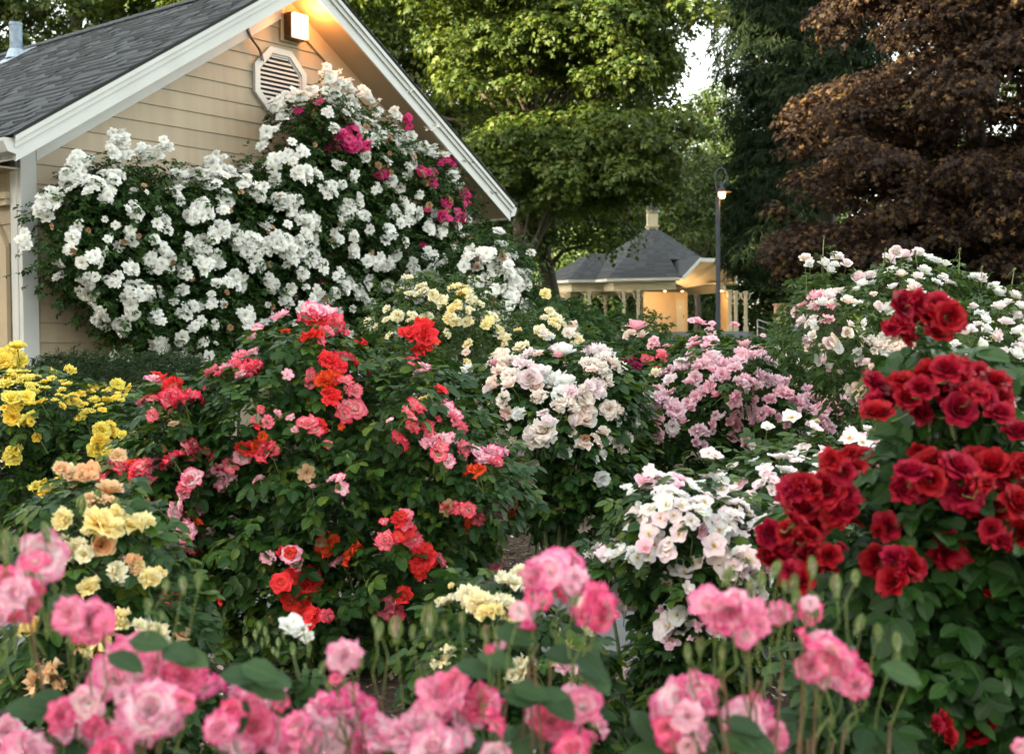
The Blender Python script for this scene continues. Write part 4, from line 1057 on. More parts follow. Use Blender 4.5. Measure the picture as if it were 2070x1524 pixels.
# ================================================================== TREES
tree('maple_tree', 'tall green maple with sunlit upper left side standing behind the gabled building', [
  Mass([(560, -500), (690, -60), (760, 60), (820, 160), (880, 250), (930, 330), (960, 390), (1010, 410), (1050, 450), (1110, 520), (1200, 505), (1290, 480), (1330, 420), (1365, 350), (1395, 300), (1392, 200), (1372, 120), (1378, 60), (1366, 0), (1320, -300), (1180, -650), (760, -700)], 38, 4.6, 330),
  Mass([(960, 330), (1010, 250), (1150, 230), (1300, 250), (1370, 300), (1340, 420), (1290, 485), (1200, 510), (1110, 520), (1050, 460), (990, 420)], 36.6, 2.2, 110)],
  38, 1045, .5, 1500, 46, .72, .34, MSPRIG, 'maple', trunk=.38, limbs=40, trunk_top=(wx(1100, 38), 38.4, 13.5), edge=-10, bough=1.7)
tree('pine_tree', 'dark drooping conifer between the sky gap and the copper maple', [
  Mass([(1452, -400), (1445, 50), (1452, 120), (1475, 170), (1468, 235), (1495, 300), (1465, 400), (1470, 480), (1500, 560), (1560, 590), (1640, 560), (1690, 440), (1760, 300), (1800, 100), (1810, -400)], 52, 2.4, 170)],
  52, 1672, .9, 600, 64, 1.05, .62, NEEDLE, 'conifer', trunk=.62, limbs=70, droop=.9, flatz=.42, up=.4, trunk_top=(wx(1672, 52), 52, 24), edge=-26)
tree('copper_maple', 'broad purple-leaved maple glowing bronze at its sunlit top right', [
  Mass([(1735, -420), (1735, 60), (1715, 190), (1665, 262), (1630, 330), (1600, 400), (1605, 470), (1590, 540), (1620, 620), (1720, 665), (2300, 670), (2480, 300), (2400, -420)], 31, 4.2, 380),
  Mass([(1640, 400), (1700, 300), (1800, 240), (2300, 200), (2300, 660), (1720, 650), (1630, 560)], 32.5, 2.6, 150)],
  31, 1960, .2, 1700, 52, .62, .28, MSPRIG, 'copper', trunk=.34, limbs=30, trunk_top=(wx(1980, 31), 31.5, 11), edge=5, bough=1.5, shell=.6)
tree('roadside_tree', 'dark green tree showing above the left end of the shingle roof', [
  Mass([(-260, -320), (-280, 260), (0, 330), (300, 300), (620, 200), (640, -300)], 42, 4.5, 260)], 42, 160, .6, 620, 44, .9, .38, MSPRIG, 'maple', trunk=.35, limbs=10, bough=1.8)
tree('maple_tree', 'darker green maple crowding behind the sunlit one, its crown filling the gaps', [Mass([(600, -500), (640, 300), (860, 520), (1000, 560), (1150, 560), (1270, 520), (1370, 330), (1370, -500)], 56, 4, 250)], 56, 1130, .9, 620, 46, 1.5, .55, SPRIG, 'maple', trunk=.4, limbs=12, edge=-40)
tree('small_tree', 'light green tree behind the pavilion roof, left of the lamp post', [
  Mass([(1325, 360), (1345, 300), (1400, 300), (1450, 330), (1470, 420), (1460, 500), (1400, 520), (1345, 470)], 78, 2.6, 70)], 78, 1410, 1.05, 150, 26, .9, .40, MSPRIG, 'wood', trunk=.25, limbs=10)
tree('sunlit_tree', 'far yellow-green sunlit tree filling the foot of the sky gap', [
  Mass([(1380, 330), (1405, 215), (1440, 165), (1490, 200), (1540, 280), (1540, 420), (1400, 430)], 92, 3.0, 80)], 92, 1450, 1.05, 170, 26, 1.2, .5, SPRIG, 'wood', trunk=.3, limbs=6)
for k, (x0, x1, top, Y, lab) in enumerate(((-150, 420, 330, 98, 'far dark tree behind the gabled building at left'), (400, 880, 300, 94, 'far dark tree behind the gable peak'), (860, 1120, 300, 90, 'dim tree under the maple, just right of the eave end'), (1080, 1260, 280, 86, 'dim tree between the maple trunk and the pavilion roof'),
        (1250, 1420, 330, 104, 'dim tree right behind the pavilion cupola'), (1400, 1600, 360, 100, 'dim tree behind the street lamp'), (1600, 1850, 170, 96, 'far tree behind the purple maple'), (1800, 2300, 120, 92, 'farthest-right dark tree behind the purple maple'))):
    xm = (x0 + x1) / 2
    tree('woodland_tree', lab, [Mass([(x0, 700), (x0 - 20, top + 130), (x0 + 40, top + 40), (xm, top), (x1 - 40, top + 50), (x1 + 20, top + 140), (x1, 700)], Y, 3.5, 120)], Y, xm, 1.05, 340, 34, 1.6, .6, SPRIG, 'wood', group='trees closing the view behind the pavilion', trunk=.3, limbs=6)
# added row of unseen trees behind the camera, shaped to shade the garden
sdx, sdy = math.sin(SUN_AZ), math.cos(SUN_AZ)
px_, py_ = sdy, -sdx
for k in range(13):
    lat = -25 + 8.4 * k; D = 34 + random.uniform(-2, 2)
    tx, ty = sdx * D + px_ * lat, sdy * D + py_ * lat; Hh = [20, 20, 20, 20, 19.0, 18.8, 18.9, 18.6, 31, 34, 33, 19, 18][k] + random.uniform(-.8, .8)
    root = thing('sun_screen_tree', 'added unseen tree behind the camera, blocking the low sun', 'tree', (tx, ty, 0), 0, 'added row of unseen trees that shade the garden')
    n = 15000; d = rdir(n) * (rng.random(n) ** .4)[:, None]
    pos = np.stack([tx + d[:, 0] * 5.6, ty + d[:, 1] * 4.2, Hh * .53 + d[:, 2] * Hh * .47], -1)
    R = frames(nrm(rdir(n) + np.array([0, 0, .3])), rdir(n))
    build('crown', [inst(SPRIG[0], pos, R, rng.uniform(.9, 1.6, n))], [MT['wood']], root, smooth=False)
    m1 = MB(); m1.tube([(tx, ty, -.2), (tx + .1, ty, Hh * .4), (tx, ty, Hh * .8)], [.4, .28, .08], 8); m1.obj('trunk', MT['bark'], root, smooth=True)

# ================================================================== CLIMBERS ON THE HOUSE
def fill(ms, n, r, kind, cols, ymax=1e9):
    out = []
    for m in ms:
        _, _, p = m.sample(n // len(ms)); out += [(float(a), float(b), random.uniform(.7, 1.1) * r, random.choice(kind), random.choice(cols)) for a, b in p if b < ymax]
    return out
def wallY(px, py):
    k = (np.asarray(px, float) - 1035) / F; t = (4.64 + k * HY) / (.614 - .789 * k); t = np.clip(t, -1.5, 8.8); return HY + .789 * t
class WallMass(Mass):
    def __init__(s, poly, D, R, off=.12, shrink=1.0):
        super().__init__(poly, lambda x, y: wallY(x, y) - D * .55 - off, D, R)
CL1 = [(480,540,40),(475,600,55),(590,615,55),(655,575,35),(310,670,60),(280,730,50),(370,735,50),(440,740,45),(450,690,45),(330,650,50),(430,790,35),(190,810,60),(175,850,40),(225,780,35),(95,955,30),(105,985,30),(545,845,40),(665,905,42),(485,985,24),(532,962,22),(240,1060,25),(232,1105,25),(325,1057,20),(400,1035,45),(375,1030,25),(525,1070,35),(355,1130,45),(345,1180,40),(460,1125,45),(515,1185,38),(590,1180,42),(650,1175,20),(375,1230,20),(410,1290,40),(400,1265,35),(525,1250,38),(500,1300,40),(465,1310,28),(630,1275,38),(730,1165,22),(740,1250,38),(635,1390,48),(730,1375,35),(820,1375,28),(450,1430,28),(520,1430,32),(700,1455,45),(760,1460,40),(830,1450,40),(690,1490,35),
(865,640,45),(900,690,45),(720,720,50),(790,700,45),(700,760,35),(850,720,50),(945,700,25),(990,680,30),(985,730,35),(1035,765,45),(820,800,28),(800,850,50),(760,860,35),(905,790,35),(900,840,30),(890,930,55),(940,920,20),(860,950,30),(1075,900,28),(790,985,55),(840,1050,55),(880,1040,30),(610,1040,30),(620,1075,35),(680,1060,45),(740,1090,35),(820,1090,30),(655,995,35),(950,1130,45),(1000,980,60),(1050,990,50),(1040,1050,40),(950,970,30),(1000,1260,40),(1000,1300,25),(1060,1295,18),(300,950,30),(280,1000,24),(850,1180,14),(700,1210,16)]
CL2 = [(1085,1130,35),(1158,1065,18),(1130,970,50),(1180,1000,60),(1240,990,55),(1260,940,45),(1250,1030,45),(1300,1060,30),(1220,880,40),(1180,820,45),(1130,800,45),(1110,730,28),(1240,700,45),(1220,610,30),(1100,650,45),(1160,630,40),(1070,545,30),(1055,580,25),(1120,410,40),(1180,380,40),(1240,370,45),(1310,280,35),(1330,310,45),(1350,340,55),(1400,340,40),(1460,370,35),(1490,390,20),(1380,400,45),(1420,430,40),(1340,400,30),(1135,470,20),(1515,410,18),(1520,450,25),(1450,460,35),(1460,500,45),(1350,515,28),(1400,440,30),(1580,450,35),(1600,470,25),(1530,540,50),(1500,560,30),(1580,530,40),(1620,560,45),(1640,600,40),(1650,372,38),(1735,500,28),(1700,590,40),(1740,600,40),(1780,620,30),(1800,600,25),(1660,660,30),(1645,700,25),(1830,700,30),(1845,740,22),(1325,755,45),(1385,740,22),(1410,840,28),(1445,820,28),(1400,860,30),(1520,760,30),(1365,655,25),(1475,630,20),(1590,850,35),(1425,950,20),(1490,925,18),(1375,905,18),(1345,970,25),(1430,1020,28),(1220,1100,20),(1230,1150,15),(1270,1195,22),(1335,1205,18),(1150,1200,35),(1170,1165,20),(1220,1240,30),(1410,1140,35),(1455,1180,35),(1485,1140,20),(1390,1160,28),(1545,1075,16),(1600,1030,32),(1660,1060,35),(1750,1060,28),(1560,1150,22),(1845,1075,22),(1930,1080,22),(1890,880,15),(1690,785,22),(1200,690,26),(1290,700,18),(1560,640,20),(1430,700,16),(1610,760,18),(1160,900,16)]
CL3 = cl([(20,900,22),(30,950,24),(30,1010,30),(60,1060,32),(90,1110,34),(110,1060,30),(130,1110,20),(142,985,18),(60,1170,38),(110,1190,25),(40,1230,35),(80,1260,25),(30,1290,30),(-20,1080,26),(-30,1150,30),(-10,1210,34),(0,1130,30),(-40,1260,26),(10,1060,24),(-60,1190,22),(-10,980,18),(70,1120,26),(-80,1100,26),(-100,1180,24),(-120,1040,20),(-70,1040,22),(-90,1260,26),(-140,1120,22),(-60,980,18),(-130,1220,22),(50,1010,18)], 1.934, 1000, 0)
MAG = [(1350,580,45),(1390,550,45),(1420,510,30),(1410,590,40),(1470,585,35),(1440,560,30),(1640,480,22),(1645,510,18),(1535,710,34),(1705,690,30),(1740,700,38),(1810,640,30),(1780,650,25),(1750,740,20),(1870,780,30),(1880,820,25),(1800,820,32),(1790,870,30),(1865,880,30),(1700,985,14),(1298,1130,20),(1285,405,20),(1200,440,18),(1720,840,12),(1100,1163,8),(1190,445,10),(1845,850,20)]
def wallbush(name, label, cl_, poly, D, R, basepx, n, kinds_, cols, br, lsz=.125, by=12.7, masses=None, dens=.95, leaf='leaf_climb', off=.1, ncane=16):
    ms = masses or [WallMass(poly, D, R, off)]
    it = burst(cl_, br * 1.05, kinds_, cols, .22, dens) + fill(ms, 26, 6, ['semi'], ['spent']) + fill(ms, 40, 3.5, ['tip'], cols)
    return bush(name, label, 'climbing rose', ms, by, basepx, it, leaf=leaf, tmpl=LEAF_LO, nleaf=n, lsize=lsz, hi=True, ncane=ncane, cane='cane_brown', up=.12, jit=.28, edge=24, maxparts=100, crad=.006, clump=16, stalks=0, out=.24)
WA = [WallMass([(95, 440), (130, 390), (170, 350), (250, 335), (330, 340), (350, 375), (430, 350), (480, 345), (530, 330), (600, 360), (640, 430), (620, 560), (600, 700), (540, 770), (430, 760), (350, 735), (260, 700), (200, 645), (150, 600), (110, 530)], .45, 90)]
WB = [WallMass([(520, 340), (540, 290), (565, 240), (600, 210), (650, 195), (700, 215), (760, 250), (800, 285), (860, 320), (900, 345), (935, 400), (955, 450), (965, 520), (1000, 600), (960, 700), (860, 770), (700, 780), (560, 760), (520, 600), (500, 450)], .5, 110)]
WC = [Mass([(950, 480), (1000, 475), (1040, 500), (1065, 550), (1075, 600), (1060, 660), (1020, 690), (960, 700), (920, 640), (915, 540)], 14.6, .55, 60)]
def wfill(ms, n, r, poly=None):
    _, _, p = ms[0].sample(n * 4)
    if poly: p = p[polydist(p, poly) > 0]
    return [(float(x), float(y), r * random.uniform(.6, 1.6)) for x, y in p[:n]]
wallbush('climbing_rose', 'white climbing rose spreading over the left half of the clapboard gable wall', [(x / 1.99, y / 1.99, r / 1.99 * 1.12) for x, y, r in CL1] + wfill(WA, 60, 9), None, 0, 0, 420, 11500, 'rosette', ['white'], 9.5, masses=WA)
wallbush('climbing_rose', 'white climbing rose reaching up to the octagonal vent and right rake board', [(x / 1.99, y / 1.99, r / 1.99 * 1.12) for x, y, r in CL2] + wfill(WB, 90, 11, [(680, 380), (900, 420), (990, 520), (1000, 700), (860, 790), (620, 770), (640, 560)]) + wfill(WB, 40, 9) + wfill(WB, 45, 12, [(850, 430), (960, 430), (1000, 600), (940, 700), (840, 640)]), None, 0, 0, 640, 17500, 'rosette', ['white'], 9.0, masses=WB, by=14.0)
wallbush('climbing_rose', 'small white rose thicket at the far right corner of the gabled building', CL3 + wfill(WC, 45, 13), None, 0, 0, 1000, 3600, 'rosette', ['white'], 10, masses=WC, by=14.6, ncane=14)
MW = [WallMass([(660, 250), (760, 240), (860, 320), (930, 380), (960, 440), (900, 480), (800, 400), (700, 330)], .62, 60)]
wallbush('climbing_rose', 'magenta rambler rose threaded through the white climber near the right eave', [(x / 1.99, y / 1.99, r / 1.99) for x, y, r in MAG], None, 0, 0, 820, 260, 'rosette', ['magenta'], 6.5, masses=MW, dens=1.0, by=15.0, ncane=10)
# garden stake under the climber
sb = P(478, 905, 12.4); m1 = MB(); m1.tube([tuple(sb - np.array([0, 0, .3])), tuple(P(484, 800, 12.4)), tuple(P(490, 700, 12.4))], .016, 6)
tag(m1.obj('garden_stake', solid('stake_iron', (.02, .02, .022), .6, .1), smooth=True), 'thin black stake standing against the wall below the white climber', 'stake')

# ================================================================== HEDGE, SHRUBS
hm = [Mass([(60, 745), (90, 728), (180, 722), (280, 728), (360, 722), (425, 740), (440, 800), (430, 1010), (60, 1010)], 10.3, .5, 90)]
bush('evergreen_hedge', 'fine-needled dark green hedge below the left end of the wall', 'hedge', hm, 10.3, 240, [], leaf='hedge', tmpl=NEEDLE, nleaf=6500, lsize=.11, ncane=20, edge=16, upw=.2)
for (poly, Y, bx, nn, lab) in (
        ([(1085, 690), (1110, 630), (1150, 612), (1200, 640), (1215, 700), (1200, 820), (1100, 830)], 17, 1150, 1500, 'leafy green shrub left of the pavilion columns behind the cream roses'),
        ([(1190, 690), (1200, 655), (1250, 640), (1290, 655), (1325, 635), (1340, 660), (1300, 700), (1290, 820), (1200, 820)], 18, 1250, 800, 'leafy green shrub with upright shoots in front of the pavilion stage wall'),
        ([(1040, 740), (1060, 640), (1100, 600), (1130, 650), (1130, 860), (1050, 860)], 15.5, 1090, 1000, 'narrow green shrub right of the white rose thicket'),
        ([(1500, 720), (1540, 680), (1580, 665), (1620, 690), (1640, 720), (1620, 820), (1500, 820)], 19, 1570, 900, 'low yellowish green shrub in front of the pavilion handrail')):
    bush('leafy_shrub', lab, 'shrub', [Mass(poly, Y, .7, 60)], Y, bx, [], leaf='shrub', tmpl=LEAF_LO, nleaf=nn, lsize=.2, ncane=22, edge=26, cane='cane_brown', gz=float(gz_at(0, Y)), crad=.01)
# low hedge line across the back of the garden
for k, (x0, x1) in enumerate(((1240, 1400), (1390, 1540), (1530, 1720), (1700, 1960), (1940, 2200))):
    Y = 26; bush('boxy_shrub', ['dark low shrub closing the rose beds below the pavilion wall', 'dark low shrub at the foot of the street lamp', 'dark low shrub below the handrail', 'dark low shrub behind the tall pale roses at right', 'dark low shrub at the right edge behind the tall pale roses'][k], 'shrub',
        [Mass([(x0, 800), (x0 - 10, 720), (x0 + 30, 690), (x1 - 30, 686), (x1 + 10, 720), (x1, 800)], Y, .8, 50)], Y, (x0 + x1) / 2, [], leaf='shrub', tmpl=LEAF_LO, nleaf=1100, lsize=.26, ncane=8, edge=6, gz=float(gz_at(0, Y)), crad=.01, group='shrubs along the back of the rose garden')

# ================================================================== ROSE BUSHES
Z3 = lambda L: [(x / 1.849, y / 1.849 + 700, r / 1.849, *q) for (x, y, r, *q) in L]
Z4 = lambda L: [(x / 1.8495 + 1000, y / 1.8495 + 700, r / 1.8495, *q) for (x, y, r, *q) in L]
Z2 = lambda L: [(x / 1.934 + 1000, y / 1.934, r / 1.934, *q) for (x, y, r, *q) in L]
Z1 = lambda L: [(x / 1.99, y / 1.99, r / 1.99, *q) for (x, y, r, *q) in L]
def mk(L, kind, cmap=None, kmap=None):
    out = []
    for (x, y, r, *q) in L:
        c = q[0] if q else ''; out.append((x, y, r, (kmap or {}).get(c, random.choice(kind) if isinstance(kind, list) else kind), cmap[c] if isinstance(cmap[c], str) else random.choice(cmap[c])))
    return out
def dense(it, p):
    out = []
    for q in it:
        out.append(q)
        if q[2] > 9 and q[3] not in ('shut', 'tip') and random.random() < p:
            a = random.uniform(0, 6.28); out.append((q[0] + math.cos(a) * q[2] * 1.15, q[1] + math.sin(a) * q[2] * .95, q[2] * random.uniform(.7, .95)) + tuple(q[3:]))
    return out
def extra(m, n, r, kind, cols):     # blooms on the far side of a bush, seen only from elsewhere
    _, _, p = m.sample(n); t, d = m.thick(p); Y = m.Yf(p[:, 0], p[:, 1]) + t
    return [(float(a), float(b), r, kind, random.choice(cols), float(y)) for (a, b), y in zip(p, Y)]

# back row of pink and magenta bushes
BR = {'': ['pink', 'lavender', 'blush'], 'w': 'blush', 'm': 'maroon', 'r': 'coral', 'p': 'pink', 'c': 'cream', 'l': 'lavender', 'y': 'ycream'}
bp = [Mass([(1215, 745), (1280, 705), (1350, 700), (1370, 760), (1340, 860), (1230, 860)], 11.5, .5, 60)]
it = burst(Z2([(620,1340,30,'p'),(650,1385,32,'r'),(690,1405,28,'r'),(540,1400,24,'m'),(500,1400,22,'m'),(555,1425,22,'m'),(600,1400,24,'r'),(640,1440,22,'r'),(470,1440,20,'m'),(680,1350,18,'p'),(330,1400,16,'m'),(360,1425,16,'m')]), 8, 'rosette', ['pink'], .25, .9)
it = [(x, y, r, k, BR.get(c, c) if isinstance(BR.get(c, c), str) else 'pink') for x, y, r, k, c in it]
bush('rose_bush', 'distant low rose bush with small crimson and maroon blooms before the pavilion platform', 'rose bush', bp, 11.5, 1290, it, leaf='leaf_rose', tmpl=LEAF_LO, nleaf=1500, lsize=.13, ncane=12)
bp = [Mass([(1360, 760), (1370, 690), (1420, 665), (1500, 690), (1560, 680), (1620, 700), (1640, 780), (1600, 860), (1380, 860)], 10.6, .55, 70)]
it = burst(Z2([(780,1340,40),(830,1370,40),(760,1385,35),(740,1425,30),(850,1325,28),(960,1360,45),(1030,1355,32),(900,1410,35),(800,1252,25),(845,1292,20),(940,1265,16),(870,1435,30),(990,1400,36),(1050,1310,10),(770,1250,12),(850,1262,12)]), 10.5, 'rosette', ['pink', 'lavender', 'pink'], .25, .8)
it += burst(Z2([(1110,1390,30),(1150,1390,24),(1090,1360,20),(1200,1310,16),(1240,1400,22),(1080,1430,18)]), 9, 'rosette', ['blush', 'cream'], .25, .8)
bush('rose_bush', 'distant pink rose bush flowering around the foot of the street lamp', 'rose bush', bp, 10.6, 1480, it, leaf='leaf_rose', tmpl=LEAF_LO, nleaf=2200, lsize=.13, ncane=14)

# tall pale bush on the right
rw = [Mass([(1590, 690), (1618, 600), (1660, 560), (1700, 570), (1770, 560), (1840, 530), (1900, 545), (1955, 590), (2000, 590), (2080, 600), (2150, 640), (2170, 1240), (1870, 1270), (1800, 1020), (1765, 860), (1680, 780)], 6.2, .75, 150)]
TW = Z2([(1215,1010,20),(1230,1032,18),(1290,1030,22),(1340,1005,22),(1375,1030,20),(1330,1035,18),(1310,1060,20),(1540,1015,25),(1570,985,22),(1600,1000,25),(1655,990,22),(1695,1010,20),(1725,1025,20),(1760,1035,20),(1610,1030,20),(1680,1060,25),(1655,1085,22),(1758,1080,18),(1640,1120,28),(1670,1150,28),(1460,1080,28),(1420,1090,22),(1440,1110,20),(1500,1075,20),(1550,1060,20),(1590,1075,20),(1315,1150,32),(1340,1140,26),(1240,1200,20),(1240,1262,40),(1200,1255,26),(1880,1080,26),(1900,1092,22),(1950,1120,28),(1980,1140,32),(2000,1180,28),(2040,1150,28),(1970,1200,25),(1850,1290,30),(1900,1350,24),(1960,1310,28),(1990,1370,26),(1930,1410,26),(2050,1290,28),(1430,1410,26),(2040,1230,22),(2000,1260,22),(1380,1300,20),(1330,1330,24),(1440,1260,18),(1290,1400,20),(1870,1200,18),(1920,1250,20),(2060,1200,22),(2080,1340,26),(2100,1260,24),(1400,1180,16),(1500,1200,20),(1560,1120,18)])
it = burst([(x, y, r) for x, y, r in TW], 10, 'cup', ['blush', 'blush', 'white', 'white', 'cream'], .25, .85)
it += burst(Z2([(1265,1150,28,'pink'),(1255,1192,20,'pink'),(1190,1190,28,'pink'),(1180,1222,24,'pink'),(1310,1192,18,'pink'),(1300,1245,22,'pink'),(1300,1435,18,'lavender'),(1240,1150,20,'pink'),(2060,1185,16,'peach')]), 9, 'ruffle', ['pink'], .2, .9)
R4 = [(1900,60,22),(1940,100,24),(1880,30,20),(1950,30,24),(1930,180,24),(1350,40,18),(1390,60,16),(1250,70,14),(1440,20,18),(1480,10,16),(1900,330,20),(1880,300,16),(1960,150,20)]
it += burst(Z4(R4), 10, 'cup', ['blush', 'white'], .2, .8)
_, _, pe = rw[0].sample(46)
it += [(float(a), float(b), random.uniform(7, 12), 'cup', random.choice(['blush', 'white', 'cream'])) for a, b in pe if b < 950]
it += Z4([(1340,170,26,'cup','cream'),(1370,155,28,'cup','cream'),(1380,195,24,'cup','white'),(1345,200,20,'cup','white'),(1320,155,16,'cup','white'),(1965,240,30,'ruffle','yellow')])
it += Z2([(1520,1345,44,'ruffle','cream'),(1480,1335,30,'ruffle','cream'),(1565,1345,34,'ruffle','cream'),(1540,1370,30,'ruffle','white')])
# stray shoots reaching above the crown
shoots = [(1665, 480), (1660, 520), (1940, 505), (1850, 510), (1790, 505), (2050, 545), (1985, 540), (1630, 560)]
it += [(x, y, 5, 'shut', 'pink', 6.1) for x, y in shoots]
rt, rb = bush('rose_bush', 'tall airy bush of small blush white roses behind the dark red ones', 'rose bush', rw, 6.2, 1950, it + fill(rw, 170, 10, ['cup', 'ruffle'], ['blush', 'white', 'white', 'cream'], 900), leaf='leaf_pale', tmpl=LEAF_LO, nleaf=3300, lsize=.12, ncane=40, edge=40, stalks=170, up=.6)
for x, y in shoots:
    a = P(x, y, 6.1); b = P(x + random.uniform(-14, 14), y + 110, 6.15); m1 = MB(); m1.tube([tuple(b), tuple((a + b) / 2 + rng.normal(size=3) * .01), tuple(a)], [.004, .003, .002], 5)
    s_ = m1.obj('shoot', MT['cane_green'], rt, smooth=True); lv = np.array([b + (a - b) * (.1 + .12 * k) for k in range(7)])
    lo = build('leaves', [inst(LEAF_LO[0], lv, frames(nrm(np.array([0, 0, 1.]) + rdir(7) * .5), rdir(7) * np.array([1, 1, .4])), np.full(7, .085))], [MT['leaf_pale']], None, smooth=False); lo.parent = s_

# yellow-cream bush in front of the climber
yc = [Mass([(740, 650), (790, 585), (860, 560), (940, 565), (1000, 620), (1040, 650), (1120, 630), (1180, 680), (1200, 750), (1100, 790), (1000, 850), (940, 920), (850, 930), (780, 800)], 9.2, .55, 100)]
it = burst(Z1([(1640,1115,20,'ycream'),(1690,1150,20,'ycream'),(1830,1150,28,'butter'),(1870,1170,32,'butter'),(1900,1200,26,'ycream'),(1750,1180,26,'ycream'),(1780,1220,32,'ycream'),(1830,1230,32,'butter'),(1890,1240,26,'ycream'),(1700,1170,22,'ycream'),(1650,1180,18,'ycream'),(1560,1280,26,'ycream'),(1600,1270,22,'ycream'),(1660,1280,32,'ycream'),(1720,1270,26,'ycream'),(1800,1270,24,'butter'),(1960,1300,30,'butter'),(2010,1320,26,'butter'),(1880,1290,24,'ycream'),(1990,1270,20,'ycream'),(1560,1350,16,'ycream'),(1510,1310,12,'ycream'),(1880,1380,18,'ycream'),(1800,1340,18,'ycream'),(1930,1220,18,'ycream')]), 8.5, 'ruffle', ['ycream'], .25, .85)
it += burst(Z2([(200,1145,18,'butter'),(210,1230,38,'ycream'),(180,1290,22,'ycream'),(250,1260,38,'ycream'),(300,1290,42,'cream'),(330,1340,38,'ycream'),(350,1390,32,'ycream'),(20,1290,22,'ycream'),(100,1350,24,'ycream'),(210,1310,26,'white'),(40,1330,24,'ycream'),(150,1400,14,'ycream'),(90,1290,14,'butter')]), 10, 'ruffle', ['ycream'], .25, .85)
bush('rose_bush', 'bush of small buttery cream roses just in front of the white climber, mid picture', 'rose bush', yc, 9.2, 980, it + fill(yc, 50, 8, ['ruffle'], ['ycream', 'ycream', 'cream', 'butter'], 830), leaf='leaf_pale', tmpl=LEAF_LO, nleaf=1500, lsize=.12, ncane=26, edge=34, stalks=60)

# lavender pink bush
lp = [Mass([(1265, 830), (1290, 770), (1350, 735), (1420, 700), (1530, 695), (1620, 740), (1710, 790), (1760, 880), (1720, 1010), (1520, 1090), (1380, 1090), (1300, 1020), (1262, 920)], 7.8, .7, 130)]
it = burst(Z4([(580,220,50),(630,200,45),(600,270,40),(680,230,32),(560,280,25),(740,120,40),(790,150,42),(840,100,42),(860,60,35),(770,60,40),(820,40,30),(920,40,45),(980,20,35),(940,120,42),(1000,130,48),(1060,120,40),(1115,120,36),(900,200,30),(950,240,35),(1010,240,40),(1080,170,30),(1150,200,35),(1200,230,30),(1260,220,45),(1290,260,25),(1240,290,30),(770,310,35),(900,325,25),(605,330,25),(750,185,20),(1180,160,26),(1210,190,24),(1130,240,18),(690,80,26),(640,90,24),(900,80,20)]), 12.5, 'ruffle', ['lavender', 'lavender', 'pink', 'lavender'], .22, .75)
it += burst(Z4([(600,95,26),(650,120,22),(700,60,22),(1120,50,24),(1200,170,20),(1040,60,18),(1190,280,26),(1170,70,16)]), 9, 'ruffle', ['blush', 'ycream'], .2, .8)
it += Z4([(560,440,24,'ruffle','lavender'),(470,465,24,'ruffle','pink'),(480,495,22,'ruffle','pink'),(485,450,16,'ruffle','coral'),(490,585,24,'ruffle','lavender'),(510,600,20,'ruffle','lavender'),(555,195,16,'cup','peach'),(855,312,8,'shut','pink')])
bush('rose_bush', 'wide bush of lavender pink clusters in the middle distance right of the apricot roses', 'rose bush', lp, 7.8, 1480, it + fill(lp, 130, 11, ['ruffle', 'cup'], ['lavender', 'pink', 'blush', 'lavender'], 900) + extra(lp[0], 14, 12, 'ruffle', ['lavender']), leaf='leaf_rose', tmpl=LEAF_HI, nleaf=2600, lsize=.13, ncane=30, edge=22, stalks=40)

# cream and apricot bush
ca = [Mass([(945, 800), (985, 735), (1040, 715), (1150, 700), (1240, 705), (1285, 780), (1295, 880), (1285, 1000), (1240, 1040), (1190, 1075), (1090, 1060), (1040, 1000), (985, 930)], 6.9, .65, 140)]
it = mk(Z4([(30,50,35,'p'),(60,100,30),(110,60,35),(20,90,28),(55,140,28,'p'),(130,120,35),(180,125,30,'w'),(165,185,28),(235,120,34,'w'),(260,140,35,'w'),(250,170,30,'w'),(280,165,26),(330,220,42,'p'),(290,210,34,'p'),(300,260,32),(340,260,38,'w'),(285,270,28),(350,60,28),(400,20,36),(430,50,38,'p'),(390,70,30),(450,80,28),(380,155,34),(420,112,28,'p'),(470,65,24),(430,235,30),(460,270,24,'w'),(180,310,42,'p'),(200,290,30),(150,330,26),(335,360,24),(480,335,32,'p'),(455,350,30),(120,440,20),(110,500,36,'p'),(90,530,26,'p'),(60,520,28),(40,350,26,'w'),(10,340,24,'w'),(65,355,22),(260,20,30,'w'),(240,10,22),(405,495,26,'w'),(345,665,30,'p'),(400,655,26),(340,695,24),(115,650,20),(25,400,22,'w'),(50,430,22),(20,440,20),(140,450,18),(45,250,22,'p'),(215,345,16,'w')]), ['ruffle', 'cup', 'ruffle'], {'': ['cream', 'cream', 'blush'], 'w': 'white', 'p': 'cream'})
it += mk(Z2([(555,1275,34),(535,1300,20,'p'),(575,1310,22,'p'),(30,1395,34,'p'),(0,1420,24),(270,1370,28,'w'),(250,1390,22),(190,1300,16,'w')]), 'cup', {'': 'pink', 'w': 'blush', 'p': 'cream'})
it += Z3([(1780,195,26,'cup','peach'),(1885,260,20,'cup','pink'),(1895,60,30,'cup','cream'),(1880,45,26,'cup','peach'),(1830,165,26,'cup','blush'),(1800,235,24,'cup','white'),(1750,85,20,'cup','white'),(1700,205,18,'cup','white'),(1830,330,26,'ruffle','cream'),(1870,350,28,'ruffle','white'),(1900,370,22,'ruffle','white'),(1890,425,20,'ruffle','white')])
bush('rose_bush', 'full bush of creamy apricot roses right of the coral bush, over the mulch', 'rose bush', ca, 6.9, 1140, dense(it, .6) + fill(ca, 6, 13, ['semi'], ['spent']) + fill(ca, 60, 13, ['ruffle', 'cup'], ['cream', 'blush', 'cream', 'white'], 930) + extra(ca[0], 14, 16, 'cup', ['cream', 'blush']), leaf='leaf_near', tmpl=LEAF_HI, nleaf=2600, lsize=.125, ncane=36, edge=24, stalks=70, crad=.008)

